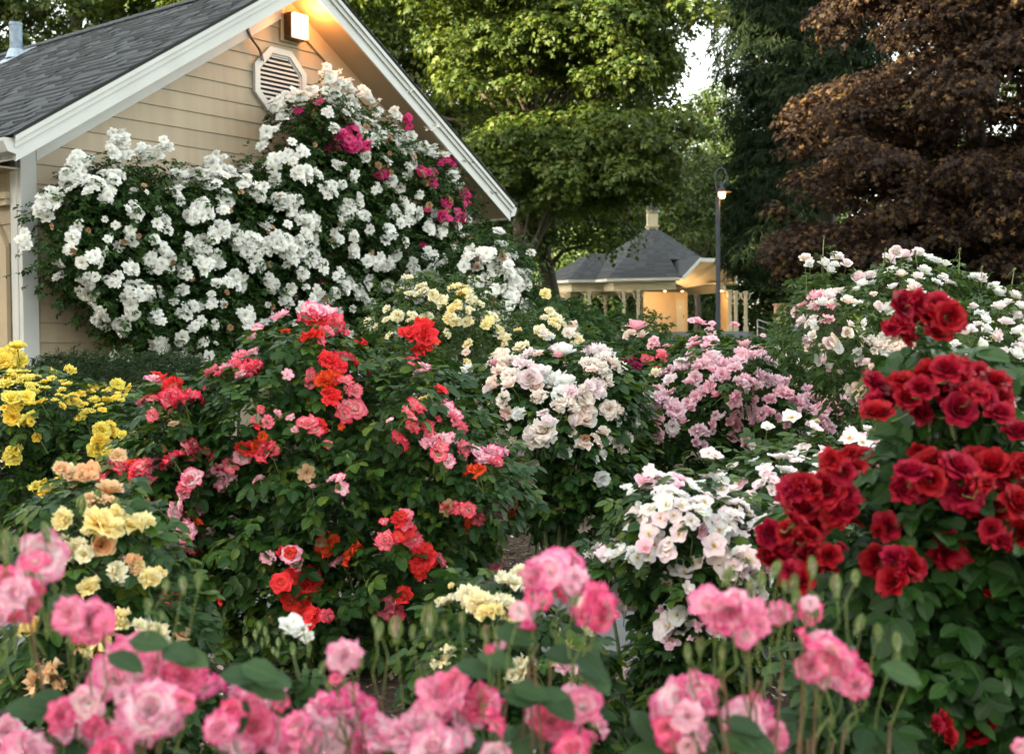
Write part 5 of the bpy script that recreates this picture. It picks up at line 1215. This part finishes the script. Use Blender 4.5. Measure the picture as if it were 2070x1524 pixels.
# yellow bush left
yl = [Mass([(-80, 780), (-20, 745), (60, 745), (150, 765), (270, 800), (380, 850), (400, 930), (340, 1000), (250, 1020), (190, 1080), (140, 1170), (0, 1200), (-80, 1200)], 6.6, .65, 130)]
it = mk(Z3([(30,30,45,'d'),(60,50,40,'d'),(10,50,45,'d'),(20,75,30,'d'),(50,100,30),(90,120,32),(120,140,30),(20,140,30),(40,190,34),(100,185,32),(70,210,26),(150,205,26,'d'),(170,130,25,'d'),(200,100,18),(180,90,18),(265,85,22,'d'),(250,140,18,'d'),(300,175,18,'d'),(350,150,22),(380,150,20,'d'),(440,165,28),(475,160,26,'d'),(480,190,22),(430,190,22,'d'),(290,210,25),(270,190,20),(330,240,24),(310,250,22),(370,220,20),(400,200,20),(235,220,18),(220,180,18),(45,265,35),(100,270,35),(380,310,35,'d'),(420,320,28,'d'),(460,330,24,'d'),(510,310,20),(370,380,42),(400,370,30),(440,390,20),(500,380,25),(540,350,22),(590,260,28),(570,240,20),(660,265,22),(640,255,18),(710,270,15),(45,390,36),(30,400,26),(175,535,36),(130,165,20),(140,110,18),(230,160,16),(205,200,16),(350,200,16,'d'),(405,160,14)]), ['semi', 'ruffle'], {'': 'yellow', 'd': 'yellow'})
bush('rose_bush', 'bright yellow rose bush at the left edge below the house corner', 'rose bush', yl, 6.6, 120, [(x, y, r * .82, k, c) for x, y, r, k, c in dense(it, .6) + fill(yl, 40, 11, ['semi', 'ruffle'], ['yellow'], 1000)], leaf='leaf_near', tmpl=LEAF_HI, nleaf=2300, lsize=.12, ncane=26, edge=20, stalks=60)

# coral bush, the centrepiece
co = [Mass([(390, 800), (420, 740), (520, 690), (600, 650), (640, 645), (700, 680), (750, 745), (830, 700), (880, 725), (930, 790), (985, 870), (1040, 910), (1060, 1000), (1020, 1065), (965, 1130), (920, 1210), (870, 1290), (820, 1330), (700, 1350), (600, 1350), (480, 1320), (420, 1240), (390, 1140), (400, 1000)], 5.3, .62, 170),
      Mass([(200, 950), (250, 900), (300, 800), (360, 760), (410, 800), (430, 900), (420, 1060), (400, 1180), (330, 1160), (300, 1060), (240, 1010)], 5.2, .38, 70)]
CO = {'c': ['coral', 'coral', 'coral', 'pinkpale', 'coralred'], 'r': ['coralred', 'coralred', 'coral'], 'o': 'orange', 'p': ['pinkpale', 'pinkpale', 'coral']}
L3 = [(585,125,34,'p'),(635,150,34,'r'),(590,190,36,'c'),(690,185,42,'r'),(735,185,25,'c'),(600,120,24,'c'),(765,152,12,'p'),(790,90,28,'p'),(850,75,26,'p'),(900,40,34,'c'),(945,15,22,'c'),(935,75,36,'c'),(905,95,28,'p'),(1230,50,36,'c'),(1290,40,38,'c'),(1340,75,38,'r'),(1215,120,32,'o'),(1160,110,28,'p'),(1290,125,30,'c'),(1330,165,26,'c'),(1240,190,32,'r'),(1075,105,20,'p'),(1325,230,40,'p'),(1300,220,22,'c'),(1650,160,26,'c'),(1555,225,34,'c'),(1695,255,34,'c'),(1710,285,38,'c'),(1640,270,14,'c'),(1725,320,14,'c'),(1500,350,32,'c'),(1545,300,26,'p'),(1600,300,22,'p'),(1610,350,32,'p'),(1665,345,26,'p'),(1640,400,30,'c'),(1680,430,26,'p'),(1730,385,34,'c'),(1790,395,36,'c'),(1840,390,34,'c'),(1865,430,20,'p'),(1775,460,34,'o'),(1785,480,20,'o'),
(1040,250,16,'p'),(1150,285,38,'c'),(1195,290,22,'c'),(1085,265,16,'p'),(1100,310,14,'p'),(975,235,15,'c'),(945,275,12,'r'),(960,300,12,'r'),(1275,300,12,'o'),(1455,275,14,'p'),(700,375,26,'c'),(750,385,34,'c'),(800,410,26,'c'),(640,410,34,'c'),(400,460,38,'c'),(440,500,30,'c'),(470,440,36,'c'),(520,450,36,'c'),(560,450,26,'p'),(490,480,30,'c'),(550,490,20,'p'),(380,480,22,'r'),
(715,490,36,'c'),(690,520,28,'c'),(745,520,24,'c'),(675,590,34,'p'),(720,560,32,'p'),(740,600,28,'p'),(700,630,20,'p'),(780,470,22,'p'),(830,505,34,'p'),(860,445,28,'p'),(905,410,30,'p'),(930,385,26,'r'),(985,390,36,'c'),(1020,380,26,'c'),(960,370,22,'o'),(970,490,16,'p'),(570,610,30,'r'),(690,690,34,'p'),(750,680,36,'c'),(700,740,38,'c'),(770,720,30,'c'),(780,690,20,'c'),(1245,490,24,'c'),(1280,530,24,'p'),(1170,520,14,'p'),
(1225,745,40,'o'),(1310,770,38,'o'),(1265,800,34,'p'),(1000,785,26,'p'),(1090,775,36,'p'),(1060,760,24,'c'),(1110,800,22,'p'),(1050,880,36,'r'),(1145,890,40,'r'),(1090,850,24,'r'),(1125,970,40,'r'),(1165,1010,36,'r'),(1150,1045,22,'r'),(1505,655,34,'c'),(1530,680,30,'c'),(1440,720,34,'c'),(1485,710,24,'c'),(1550,720,30,'p'),(1500,630,26,'c'),(1580,800,40,'c'),(1640,790,30,'r'),(1560,830,24,'c'),(1460,960,40,'r'),(1510,930,32,'r'),(1440,985,30,'r'),(1490,1010,26,'c'),(640,920,40,'r'),(690,905,34,'o'),(720,930,34,'r'),(600,960,28,'r'),(820,935,30,'r'),(625,1000,20,'r'),
(1765,665,32,'o'),(1790,640,28,'c'),(1750,610,26,'c'),(1690,600,26,'p'),(1660,595,20,'p'),(1860,580,28,'p'),(1890,605,30,'p'),(1915,600,34,'o'),(1845,815,32,'r'),(1750,880,26,'r'),(1875,650,14,'p')]
it = mk(Z3(L3), ['ruffle', 'semi', 'semi', 'ruffle'], CO)
it += mk(Z1([(1240,1280,38,'c'),(1300,1260,42,'c'),(1340,1300,38,'c'),(1255,1345,40,'c'),(1380,1330,25,'c'),(1290,1365,28,'p'),(1270,1300,34,'r'),(1650,1345,42,'r'),(1710,1340,44,'r'),(1740,1370,28,'o'),(1700,1400,38,'r'),(1660,1440,24,'p'),(1710,1470,26,'p'),(1030,1335,28,'p'),(1130,1265,30,'p'),(1110,1275,22,'p'),(1150,1330,18,'o'),(1390,1345,18,'c'),(1010,1350,18,'p')]), ['ruffle', 'semi'], CO)
it += mk(Z3([(575,205,14,'c'),(1180,870,10,'c'),(985,250,9,'r'),(1300,410,9,'c'),(860,550,9,'o'),(500,590,14,'o')]), 'tip', {'c': 'coral', 'r': 'coralred', 'o': 'orange'})
it = [(x, y, r * (.98 if k in ('ruffle', 'semi') else 1), k, c) for x, y, r, k, c in it]
bush('rose_bush', 'big central rose bush with coral red, pink-edged and orange ruffled blooms', 'rose bush', co, 5.3, 700, dense(it, .6) + fill(co, 26, 12, ['ruffle', 'tip', 'semi'], ['coral', 'pinkpale', 'coral', 'orange']) + fill(co, 8, 14, ['semi'], ['spent']) + extra(co[0], 16, 20, 'ruffle', ['coral', 'coralred']), leaf='leaf_near', tmpl=LEAF_HI, nleaf=4600, lsize=.12, ncane=46, edge=26, stalks=140, crad=.008, maxparts=100)

# pale pink bush behind the single roses
pb_ = [Mass([(1400, 1010), (1450, 950), (1560, 915), (1640, 905), (1700, 910), (1790, 930), (1810, 1020), (1760, 1250), (1560, 1250), (1480, 1060)], 4.9, .5, 110)]
it = burst(Z4([(1340,330,42),(1390,350,38),(1300,370,40),(1250,390,36),(1220,400,28),(1430,400,38),(1450,440,38),(1460,490,32),(1440,480,26),(1400,310,20)]), 17, 'single', ['blush', 'blush', 'lavender'], .2, 1.1)
it += burst(Z4([(1100,400,38),(1060,410,32),(1140,420,36),(1090,450,34),(1150,380,28),(1020,300,22),(800,395,26),(830,405,20),(1110,260,30),(1200,300,26),(1190,330,20),(1040,470,18),(1010,440,16),(1260,470,20),(1530,640,34),(1480,620,30)]), 15, 'single', ['blush', 'white'], .2, 1.0)
bush('rose_bush', 'airy bush of pale pink open roses half hidden behind the dark red ones', 'rose bush', pb_, 4.9, 1620, it + fill(pb_, 150, 14, ['single'], ['blush', 'white', 'blush', 'lavender'], 1040), leaf='leaf_pale', tmpl=LEAF_HI, nleaf=1500, lsize=.11, ncane=34, edge=60, stalks=100, stam=True)

# white single roses over the path
ws = [Mass([(1275, 1010), (1370, 955), (1480, 985), (1560, 1040), (1610, 1090), (1580, 1220), (1520, 1320), (1500, 1420), (1460, 1640), (1320, 1640), (1290, 1420), (1290, 1340), (1320, 1250), (1300, 1190), (1210, 1150), (1190, 1110), (1260, 1080)], 4.0, .36, 90)]
S4 = [(520,540,30),(560,510,32,'p'),(600,490,32),(650,480,32),(700,490,32,'p'),(740,520,30),(680,540,34),(620,540,34),(580,600,36,'w'),(640,590,34,'w'),(700,590,32,'p'),(750,570,34,'p'),(790,500,32,'w'),(840,510,34,'w'),(880,530,30),(800,550,34),(860,570,32,'p'),(900,580,28,'p'),(560,640,30),(620,640,30),(690,660,38,'w'),(740,650,30,'w'),(800,640,34,'w'),(840,680,36),(780,690,34,'p'),(900,620,32,'w'),(950,610,30,'w'),(1000,640,34,'w'),(1040,620,30,'w'),(960,660,34),(890,660,32),(850,650,30),(600,735,46,'w'),(640,765,34,'w'),(560,750,30,'p'),(540,790,32,'w'),(360,780,28,'w'),(400,770,28),(440,750,28,'w'),(470,740,26),(420,800,30,'w'),(500,775,26,'w'),(450,850,36,'w'),(500,860,38,'w'),(470,900,32,'w'),(530,880,26,'w'),(460,950,34,'w'),(500,965,30,'w'),(430,870,28,'w'),(700,825,46),(840,780,46,'p'),(900,760,46),(950,790,46),(870,830,46),(930,840,42),(990,790,36),(970,850,40),(1010,830,30,'p'),(640,1040,42,'w'),(680,1005,34,'w'),(700,1050,34),(660,1095,32,'p'),(720,1020,30,'w'),(620,1020,30,'p'),(755,1045,24,'p'),(1020,1130,42,'p'),(480,1200,28,'p'),(505,1225,22,'w'),(570,660,24),(655,1120,20,'p'),(610,700,24,'w'),(395,745,18,'p'),(455,1000,18,'w'),(735,1085,18,'p'),(930,700,24,'p')]
it = mk(Z4(S4), 'single', {'': ['blush', 'blush', 'white'], 'w': ['white', 'blush'], 'p': ['blush', 'lavender']})
it += mk(Z4([(470,590,9),(455,650,8),(480,660,8),(1000,700,8),(690,690,8),(880,790,9),(420,1160,9),(510,1230,9),(940,690,8),(740,930,8)]), 'shut', {'': 'pink'})
it = [(x, y, r * .95, k, c) for x, y, r, k, c in it]
bush('rose_bush', 'bush of open white roses with yellow centres arching over the grey path', 'rose bush', ws, 4.0, 1400, dense(it, .8) + fill(ws, 34, 19, ['single'], ['blush', 'blush', 'white'], 1300), leaf='leaf_near', tmpl=LEAF_HI, nleaf=1500, lsize=.105, ncane=34, edge=34, stalks=100, stam=True, up=.35, jit=.4)

# small yellow and lilac roses low in the middle
ym = [Mass([(880, 1230), (930, 1190), (1000, 1160), (1080, 1180), (1140, 1250), (1190, 1300), (1210, 1400), (1180, 1700), (1000, 1750), (880, 1500), (850, 1330)], 3.4, .3, 90)]
it = mk(Z3([(1670,950,34,'w'),(1790,950,52,'y'),(1825,980,42,'b'),(1750,925,34,'y'),(1900,870,42,'y'),(1900,960,42,'w'),(1655,1165,45,'y'),(1920,1220,30,'y'),(1640,950,14,'b'),(1865,985,16,'b'),(1685,890,10,'b')]) + Z4([(290,1095,45,'y'),(300,1120,30,'b'),(95,1205,42,'y'),(40,950,40,'w'),(70,880,40,'y'),(100,850,34,'y'),(60,1000,34,'b'),(270,1185,40,'l'),(370,1150,22,'p'),(320,1195,28,'v'),(290,1230,24,'v'),(340,1060,26,'w'),(215,1180,14,'b')]), 'ruffle', {'y': 'ycream', 'b': 'butter', 'w': 'ycream', 'l': 'lavender', 'p': 'pink', 'v': 'blush'})
bush('rose_bush', 'low bush of pale yellow roses with one lilac bloom, bottom centre', 'rose bush', ym, 3.4, 1040, it, leaf='leaf_near', tmpl=LEAF_HI, nleaf=750, lsize=.1, ncane=26, edge=50, stalks=40)

# apricot yellow bush at left front
ay = [Mass([(90, 1000), (170, 980), (250, 990), (330, 1060), (345, 1130), (380, 1200), (400, 1330), (360, 1560), (150, 1720), (20, 1600), (40, 1200), (60, 1080)], 3.4, .34, 110)]
it = mk(Z3([(260,470,30,'p'),(310,475,45,'p'),(335,485,26,'p'),(250,455,22,'y'),(440,405,24,'p'),(360,572,34,'p'),(345,560,24,'p'),(390,650,60,'b'),(350,660,42,'b'),(430,665,36,'b'),(490,655,46,'b'),(480,625,36,'b'),(270,760,44,'y'),(310,775,28,'y'),(230,740,30,'y'),(290,740,28,'y'),(510,830,44,'b'),(440,840,32,'y'),(560,860,34,'b'),(590,855,16,'y'),(380,1080,70,'b'),(340,1120,44,'p'),(430,1040,40,'b'),(140,1240,56,'p'),(180,1210,40,'p'),(50,1250,50,'b'),(560,1060,32,'y'),(530,1040,28,'y'),(620,1090,28,'y'),(680,1115,20,'y'),(600,1065,22,'y')]), 'ruffle', {'y': 'ycream', 'b': 'butter', 'p': 'peach'})
it += mk(Z3([(305,595,20,'o'),(440,610,20,'o'),(520,580,18,'o'),(365,580,18,'o'),(455,620,12,'o')]), 'tip', {'o': 'peach'})
bush('rose_bush', 'apricot and soft yellow rose bush in front of the coral bush at left', 'rose bush', ay, 3.4, 200, dense(it, .5) + fill(ay, 20, 20, ['ruffle', 'cup'], ['butter', 'ycream', 'peach'], 1400), leaf='leaf_near', tmpl=LEAF_HI, nleaf=1300, lsize=.1, ncane=28, edge=44, stalks=60)

# dark red roses, right foreground
rd = [Mass([(1700, 980), (1760, 900), (1830, 860), (2040, 870), (2160, 900), (2240, 1100), (2240, 1860), (1760, 1860), (1660, 1560), (1630, 1300), (1700, 1190), (1640, 1130), (1640, 1010)], 3.0, .42, 170),
      Mass([(1840, 700), (1900, 670), (1960, 700), (2030, 770), (2040, 860), (1840, 860)], 2.9, .14, 60)]
RD = [(1600,1190,50),(1650,1240,55),(1740,1180,50),(1580,1260,48),(1700,1220,55),(1780,1240,50),(1740,1290,46),(1620,1300,40),(1810,1265,30),(1660,1180,40),(1550,1290,30)]
R5 = [(1430,130,50),(1480,180,55),(1430,240,50),(1410,200,40),(1590,230,55),(1530,120,45),(1620,90,50),(1690,80,50),(1750,90,50),(1810,100,45),(1660,160,50),(1740,170,50),(1800,160,45),(1870,120,50),(1880,190,50),(1890,240,45),(1740,235,55),(1850,180,45),(1600,150,45),(1900,150,36),(1545,190,40),(1960,310,46),
(1260,420,40),(1320,440,50),(1370,400,50),(1390,460,40),(1300,470,40),(1340,395,34),(1400,430,30),(1120,530,50),(1170,520,50),(1240,530,60),(1310,550,55),(1150,590,55),(1100,560,40),(1200,660,60),(1270,620,50),(1310,610,40),(1130,650,40),(1030,700,45),(1090,690,40),(1150,740,50),(1210,790,60),(1250,780,40),(1030,790,45),(1080,780,42),(1130,860,55),(1100,840,36),(1150,900,34),(1060,740,40),(1180,700,40),
(1560,460,52),(1610,430,58),(1630,500,48),(1530,530,45),(1590,545,34),(1580,400,34),(1740,440,60),(1800,430,55),(1860,440,55),(1750,540,65),(1710,490,44),(1850,600,62),(1790,550,40),(1890,660,50),(1940,500,66),(1960,580,56),(1900,470,48),(1950,690,60),(1880,715,48),(1850,680,36),(1820,500,44),(1770,600,34),(1980,440,40),
(1465,670,45),(1440,690,26),(1550,715,18),(1700,765,62),(1420,800,52),(1500,780,48),(1560,800,48),(1480,870,52),(1585,835,34),(1530,840,36),(1450,840,30),(1300,745,22),(1690,1430,55),(1800,1430,58),(1850,920,20),(1660,1410,30)]
it = mk(Z2([(x, y, r) for x, y, r in RD]) + Z4(R5), ['full', 'ruffle', 'full', 'full'], {'': 'red'})
it = [(x, y, r * .98, k, c, (2.72 if y < 740 else 2.62 if (y < 870 and x > 1730) else 2.55 if (x > 1800 and y < 1110) else 2.5 if x < 1740 and y < 1200 else None)) for x, y, r, k, c in it]
it = [(x, y, r, k, c, (Y - .12 * math.sin(x * .05) * math.sin(y * .07) if Y else None)) for x, y, r, k, c, Y in it]
bush('rose_bush', 'dark red rose bush with dense velvety clusters and glossy leaves at right', 'rose bush', rd, 3.0, 1980, it + extra(rd[0], 12, 30, 'full', ['red']), leaf='leaf_red', tmpl=LEAF_HI, nleaf=1700, lsize=.14, ncane=44, edge=30, stalks=120, crad=.007, up=.25, jit=.38, sback=3.2)

# pink-edged roses right in front of the camera
FG = {'': ['fgpink', 'fgpale'], 'd': 'fgdeep', 'w': 'fgpale', 'p': 'fgpink'}
def fgbush(label, masses, base, L, buds, n, Y, leaves):
    it = mk(L, 'ruffle', FG); it = [(x, y, r * random.choice((.7, .85, 1.0, 1.15)), random.choice(('ruffle', 'ruffle', 'semi')), c, Y + random.uniform(-.12, .12)) for x, y, r, k, c in it if random.random() < .93]
    it += [(x, y, r, 'tip' if t else 'shut', 'fgpink', Y + random.uniform(-.05, .05)) for x, y, r, t in buds]
    root, b = bush('rose_bush', label, 'rose bush', masses, Y, base, it, leaf='leaf_fg', tmpl=LEAF_HI, nleaf=n, lsize=.13, ncane=0, edge=10, stalks=0, up=.2, jit=.5)
    m1 = MB(); m2 = MB()
    for i_, (x, y, r, k, c, Yb) in enumerate(it):
        o_ = OWN.get(i_); tg = MB() if o_ else m1
        w = P(x, y, Yb); tip = w - np.array([0, 0, r * Yb / F * (.5 if k in ('shut', 'tip') else .35)])
        j = P(x + (base - x) * .12 + random.uniform(-20, 20), y + random.uniform(110, 170), Yb + .03)
        tg.tube([tuple(tip), tuple(tip * .6 + j * .4 + rng.normal(size=3) * .007), tuple(tip * .3 + j * .7 + rng.normal(size=3) * .007), tuple(j)], [.0010, .0012, .0013, .0016], 6, cap=False)
        if o_: substalk('stalk', MT['cane_green'], tg, o_)
        if random.random() < .62: continue
        bt = np.array([b[0] + random.gauss(0, .12), b[1] + random.gauss(0, .1), 0]); q = [j + (bt - j) * f + np.array([0, 0, 0]) + rng.normal(size=3) * .008 for f in (0, .25, .55, 1)]
        m2.tube([tuple(v) for v in q], [.0018, .0026, .0036, .005], 6, cap=False)
    if len(m1.V): m1.obj('flower_stalks', MT['cane_green'], root, smooth=True)['kind'] = 'stuff'
    m2.obj('canes', MT['cane_brown'], root, smooth=True)
    pos = []; fwv = []
    for (x, y, dx, dy) in leaves: pos.append(P(x, y, Y - .05)); fwv.append((dx, -.35, -dy))
    if pos:
        k = len(pos); pos = np.array(pos); t = leaflet(1, .62, .14, .15, True)
        build('front_leaves', [inst(t, pos, frames(nrm(np.array([0, -.55, .8]) + rdir(k) * .2), np.array(fwv)), np.full(k, .062))], [MT['leaf_fg']], root, smooth=False)
F1 = [(160,790,70,'w'),(190,800,50),(130,800,46,'d'),(50,920,76),(20,900,60,'d'),(70,960,50,'d'),(130,900,40,'d'),(0,1010,40),(290,1000,56),(340,1030,56),(250,1000,46),(390,1030,36,'d'),(300,1060,30,'d'),(500,1190,80,'p'),(430,1230,66,'p'),(580,1180,70,'p'),(550,1230,60),(690,1230,72,'d'),(740,1280,66,'p'),(650,1270,66),(470,1240,56,'d'),(560,1350,84,'w'),(520,1400,64,'w'),(630,1380,50,'w'),(600,1420,46,'w'),(320,1340,70,'w'),(290,1390,60),(370,1330,54,'w'),(350,1420,40,'d'),(930,1310,62,'p'),(900,1290,46),(960,1340,44,'d'),(1030,1300,50,'w'),(1050,1330,40,'d'),(60,1500,70,'p'),(120,1510,60),(430,1480,70,'p'),(400,1520,60,'d'),(230,1380,40,'d'),(240,1430,46),(860,1370,50,'d'),(820,1420,50,'p'),(20,1430,56,'w'),(300,1500,50),(180,1470,46,'w'),(680,1330,40,'d'),(480,1300,60)]
B1 = [(165,705,20,0),(60,730,13,0),(20,740,24,0),(15,790,22,0),(620,900,17,0),(680,895,19,0),(745,885,19,0),(550,975,17,0),(250,1070,17,0),(95,660,10,0),(600,1010,12,0),(120,870,14,0)]
ZB = lambda L: [(x / 1.849, y / 1.849 + 700, r / 1.849, t) for x, y, r, t in L]; ZB4 = lambda L: [(x / 1.8495 + 1000, y / 1.8495 + 700, r / 1.8495, t) for x, y, r, t in L]
lf3 = lambda L: [(x / 1.849, y / 1.849 + 700, a, b) for x, y, a, b in L]; lf4 = lambda L: [(x / 1.8495 + 1000, y / 1.8495 + 700, a, b) for x, y, a, b in L]
fgbush('out-of-focus pink rose bush with pale ruffled blooms, bottom left foreground', [Mass([(-100, 1480), (60, 1440), (300, 1480), (560, 1480), (640, 1540), (600, 1900), (-100, 1900)], 1.85, .12, 90)], 160, Z3(F1), ZB(B1), 200, 1.8,
       lf3([(400, 1150, 1, .1), (480, 1100, 1, -.2), (600, 1130, 1, .2), (650, 1150, 1, .3), (820, 1230, 1, -.4), (900, 1190, 1, .1), (930, 1250, 1, .2), (180, 940, 1, .4), (20, 1350, 1, -.3), (120, 1300, 1, -.2), (880, 1300, .3, 1)]))
F2 = [(1290,1155,46,'w'),(1260,1150,40,'p'),(1320,1170,34,'d'),(1255,1238,26,'d'),(1720,1310,76,'d'),(1650,1290,66,'p'),(1610,1330,50,'p'),(1790,1330,60,'d'),(1700,1260,56,'d'),(1840,1350,44,'p'),(1760,1380,50),(1640,1370,46,'d'),(1350,1320,62,'p'),(1250,1330,60),(1190,1350,50,'w'),(1380,1340,40,'d'),(1290,1360,50),(1000,1430,70,'p'),(950,1420,56,'d'),(1080,1460,70),(1150,1440,60),(1300,1440,80,'w'),(1400,1420,70,'w'),(1240,1470,70,'w'),(1500,1430,70,'w'),(1580,1420,60,'w'),(1450,1480,80,'w'),(1350,1500,80,'p'),(1700,1470,80,'w'),(1620,1490,70),(1160,1510,70,'w'),(1250,1520,60),(1560,1520,60),(1780,1450,56,'w'),(1820,1480,50),(1100,1400,50,'p'),(860,1470,56),(900,1500,60,'w'),(1720,1530,60),(1850,1530,50,'w')]
F2b = Z4([(200,830,62,'p'),(150,860,50,'p'),(260,820,50,'p'),(300,860,44,'w'),(130,970,56,'p'),(90,990,44),(180,950,40,'d'),(350,890,60,'p'),(390,930,56,'d'),(340,960,60,'d'),(400,990,46,'d'),(370,1010,40),(290,900,34,'w'),(250,930,24,'d'),(330,1060 - 60,44,'p'),(210,1400,66,'d'),(160,1380,50),(260,1440,60,'d'),(330,1340,56,'p'),(300,1310,46,'w'),(380,1400,56,'w'),(400,1470,50,'w'),(340,1450,46,'d'),(0,1345,40,'d'),(10,1400,36,'d'),(280,1500,50,'d'),(20,1110,26,'w'),(-20,1130,18,'d')])
B2 = ZB([(1605,1040,32,1),(1480,1070,30,1),(1425,1070,18,0),(1400,1030,12,0),(1545,1070,14,0),(1660,1060,14,0),(1725,1030,17,0),(1815,1090,22,1),(1860,1080,17,0),(1340,1180,17,0),(1210,1210,14,0),(1230,1280,17,0),(1290,1270,16,0),(1760,1330,17,0)]) + ZB4([(15,1085,18,0)])
fgbush('out-of-focus pink rose bush with one tall cluster, bottom centre foreground', [Mass([(620, 1530), (900, 1500), (1100, 1480), (1230, 1500), (1240, 1900), (640, 1900)], 1.85, .12, 80)], 960, Z3(F2) + F2b, B2, 130, 1.8,
       lf4([(180, 1150, 1, -.3), (300, 1140, .7, 1), (330, 1180, .6, 1), (20, 1290, 1, 0), (60, 1270, 1, .1), (150, 1300, 1, .2), (190, 1310, .6, .8), (0, 1060, 1, 0)]) + lf3([(870, 1240, 1, -.3), (950, 1230, 1, .1), (1700, 1190, 1, -.1), (1780, 1150, 1, .1)]))
F3 = [(850,960,66,'w'),(800,960,50,'p'),(880,1000,54,'p'),(900,940,50,'w'),(850,1040,40,'p'),(960,980,50),(990,1040,40,'p'),(940,1080,36),(1060,990,34,'p'),(1180,990,36,'d'),(1180,960,24,'w'),(1160,1090,50,'d'),(1220,1110,56,'w'),(1180,1200,60,'p'),(1260,1170,66,'p'),(1300,1230,66),(1350,1260,64,'p'),(1240,1230,56,'w'),(1330,1190,50,'d'),(1390,1220,40,'d'),(1340,1310,50),(700,1320,70,'w'),(660,1370,62),(720,1380,66,'w'),(760,1290,56,'p'),(640,1430,40,'d'),(800,1330,50,'p'),(770,1440,50,'w'),(820,1260,34),(960,1360,62),(1000,1410,60,'p'),(930,1400,60,'w'),(1040,1450,50,'p'),(1060,1480,36),(600,1490,60,'d'),(650,1480,46,'d'),(720,1500,46,'w'),(560,1500,40),(1970,1500,36,'p')]
B3 = ZB4([(880,875,21,0),(865,870,12,1),(1000,880,20,0),(1060,850,20,0),(1185,835,22,0),(1120,910,22,0),(1350,870,20,0),(1275,900,26,1),(1370,1060,22,0),(1430,1080,20,0),(1500,1115,22,0),(770,1145,20,1),(722,1155,18,0),(850,1160,18,0),(960,900,17,0),(1200,1010,17,0),(1130,960,18,0),(1510,1180,15,0),(1260,1410,16,0),(720,1130,12,0),(1080,900,15,0)])
fgbush('out-of-focus pink rose bush with many green upright buds, bottom right foreground', [Mass([(1300, 1560), (1400, 1480), (1560, 1480), (1620, 1540), (1640, 1900), (1300, 1900)], 1.85, .12, 80)], 1540, Z4(F3), B3, 110, 1.75,
       lf4([(850, 1400, 1, -.2), (900, 1440, 1, .4), (830, 1450, 1, .6), (700, 1530, 1, 0), (1440, 1190, .8, .2)]))

# white blooms low at the picture's bottom edge, and the bud spray in the middle
wb = [Mass([(500, 1330), (560, 1290), (620, 1300), (620, 1400), (560, 1700), (500, 1700)], 2.7, .12, 50)]
it = mk(Z3([(1080,1040,34),(1110,1060,36),(1130,1040,30),(1100,1020,28),(1150,1085,22)]), 'single', {'': 'white'})
it += mk(Z3([(965,1050,12),(955,1080,11),(990,1070,11),(915,1110,12),(1000,1100,11),(980,1110,10),(1040,1110,11),(1095,1140,14),(1155,1130,12),(1020,1140,10),(940,1140,10),(1060,1080,10),(1035,1150,10)]), 'shut', {'': 'blush'})
bush('rose_bush', 'small white rose with a spray of green buds below the coral bush', 'rose bush', wb, 2.7, 560, it, leaf='leaf_near', tmpl=LEAF_HI, nleaf=70, lsize=.09, ncane=12, edge=10, stalks=30, jit=.3)
wl = [Mass([(1000, 1560), (1080, 1510), (1140, 1540), (1140, 1800), (1000, 1800)], 2.4, .12, 50)]
it = mk(Z4([(60,1500,46),(100,1500,40),(30,1530,40)]), 'ruffle', {'': 'white'})
bush('rose_bush', 'white rose showing at the bottom edge between the pink foreground bushes', 'rose bush', wl, 2.4, 1060, it, leaf='leaf_near', tmpl=LEAF_HI, nleaf=120, lsize=.09, ncane=8, edge=10, stalks=5)
wl = [Mass([(-60, 1480), (30, 1440), (60, 1480), (60, 1800), (-60, 1800)], 2.5, .12, 50)]
it = mk(Z3([(10,1400,40),(40,1440,36),(80,1450,30)]), 'ruffle', {'': 'white'})
bush('rose_bush', 'white rose at the far bottom left corner behind the pink foreground blooms', 'rose bush', wl, 2.5, 0, it, leaf='leaf_near', tmpl=LEAF_HI, nleaf=90, lsize=.09, ncane=8, edge=10, stalks=5)
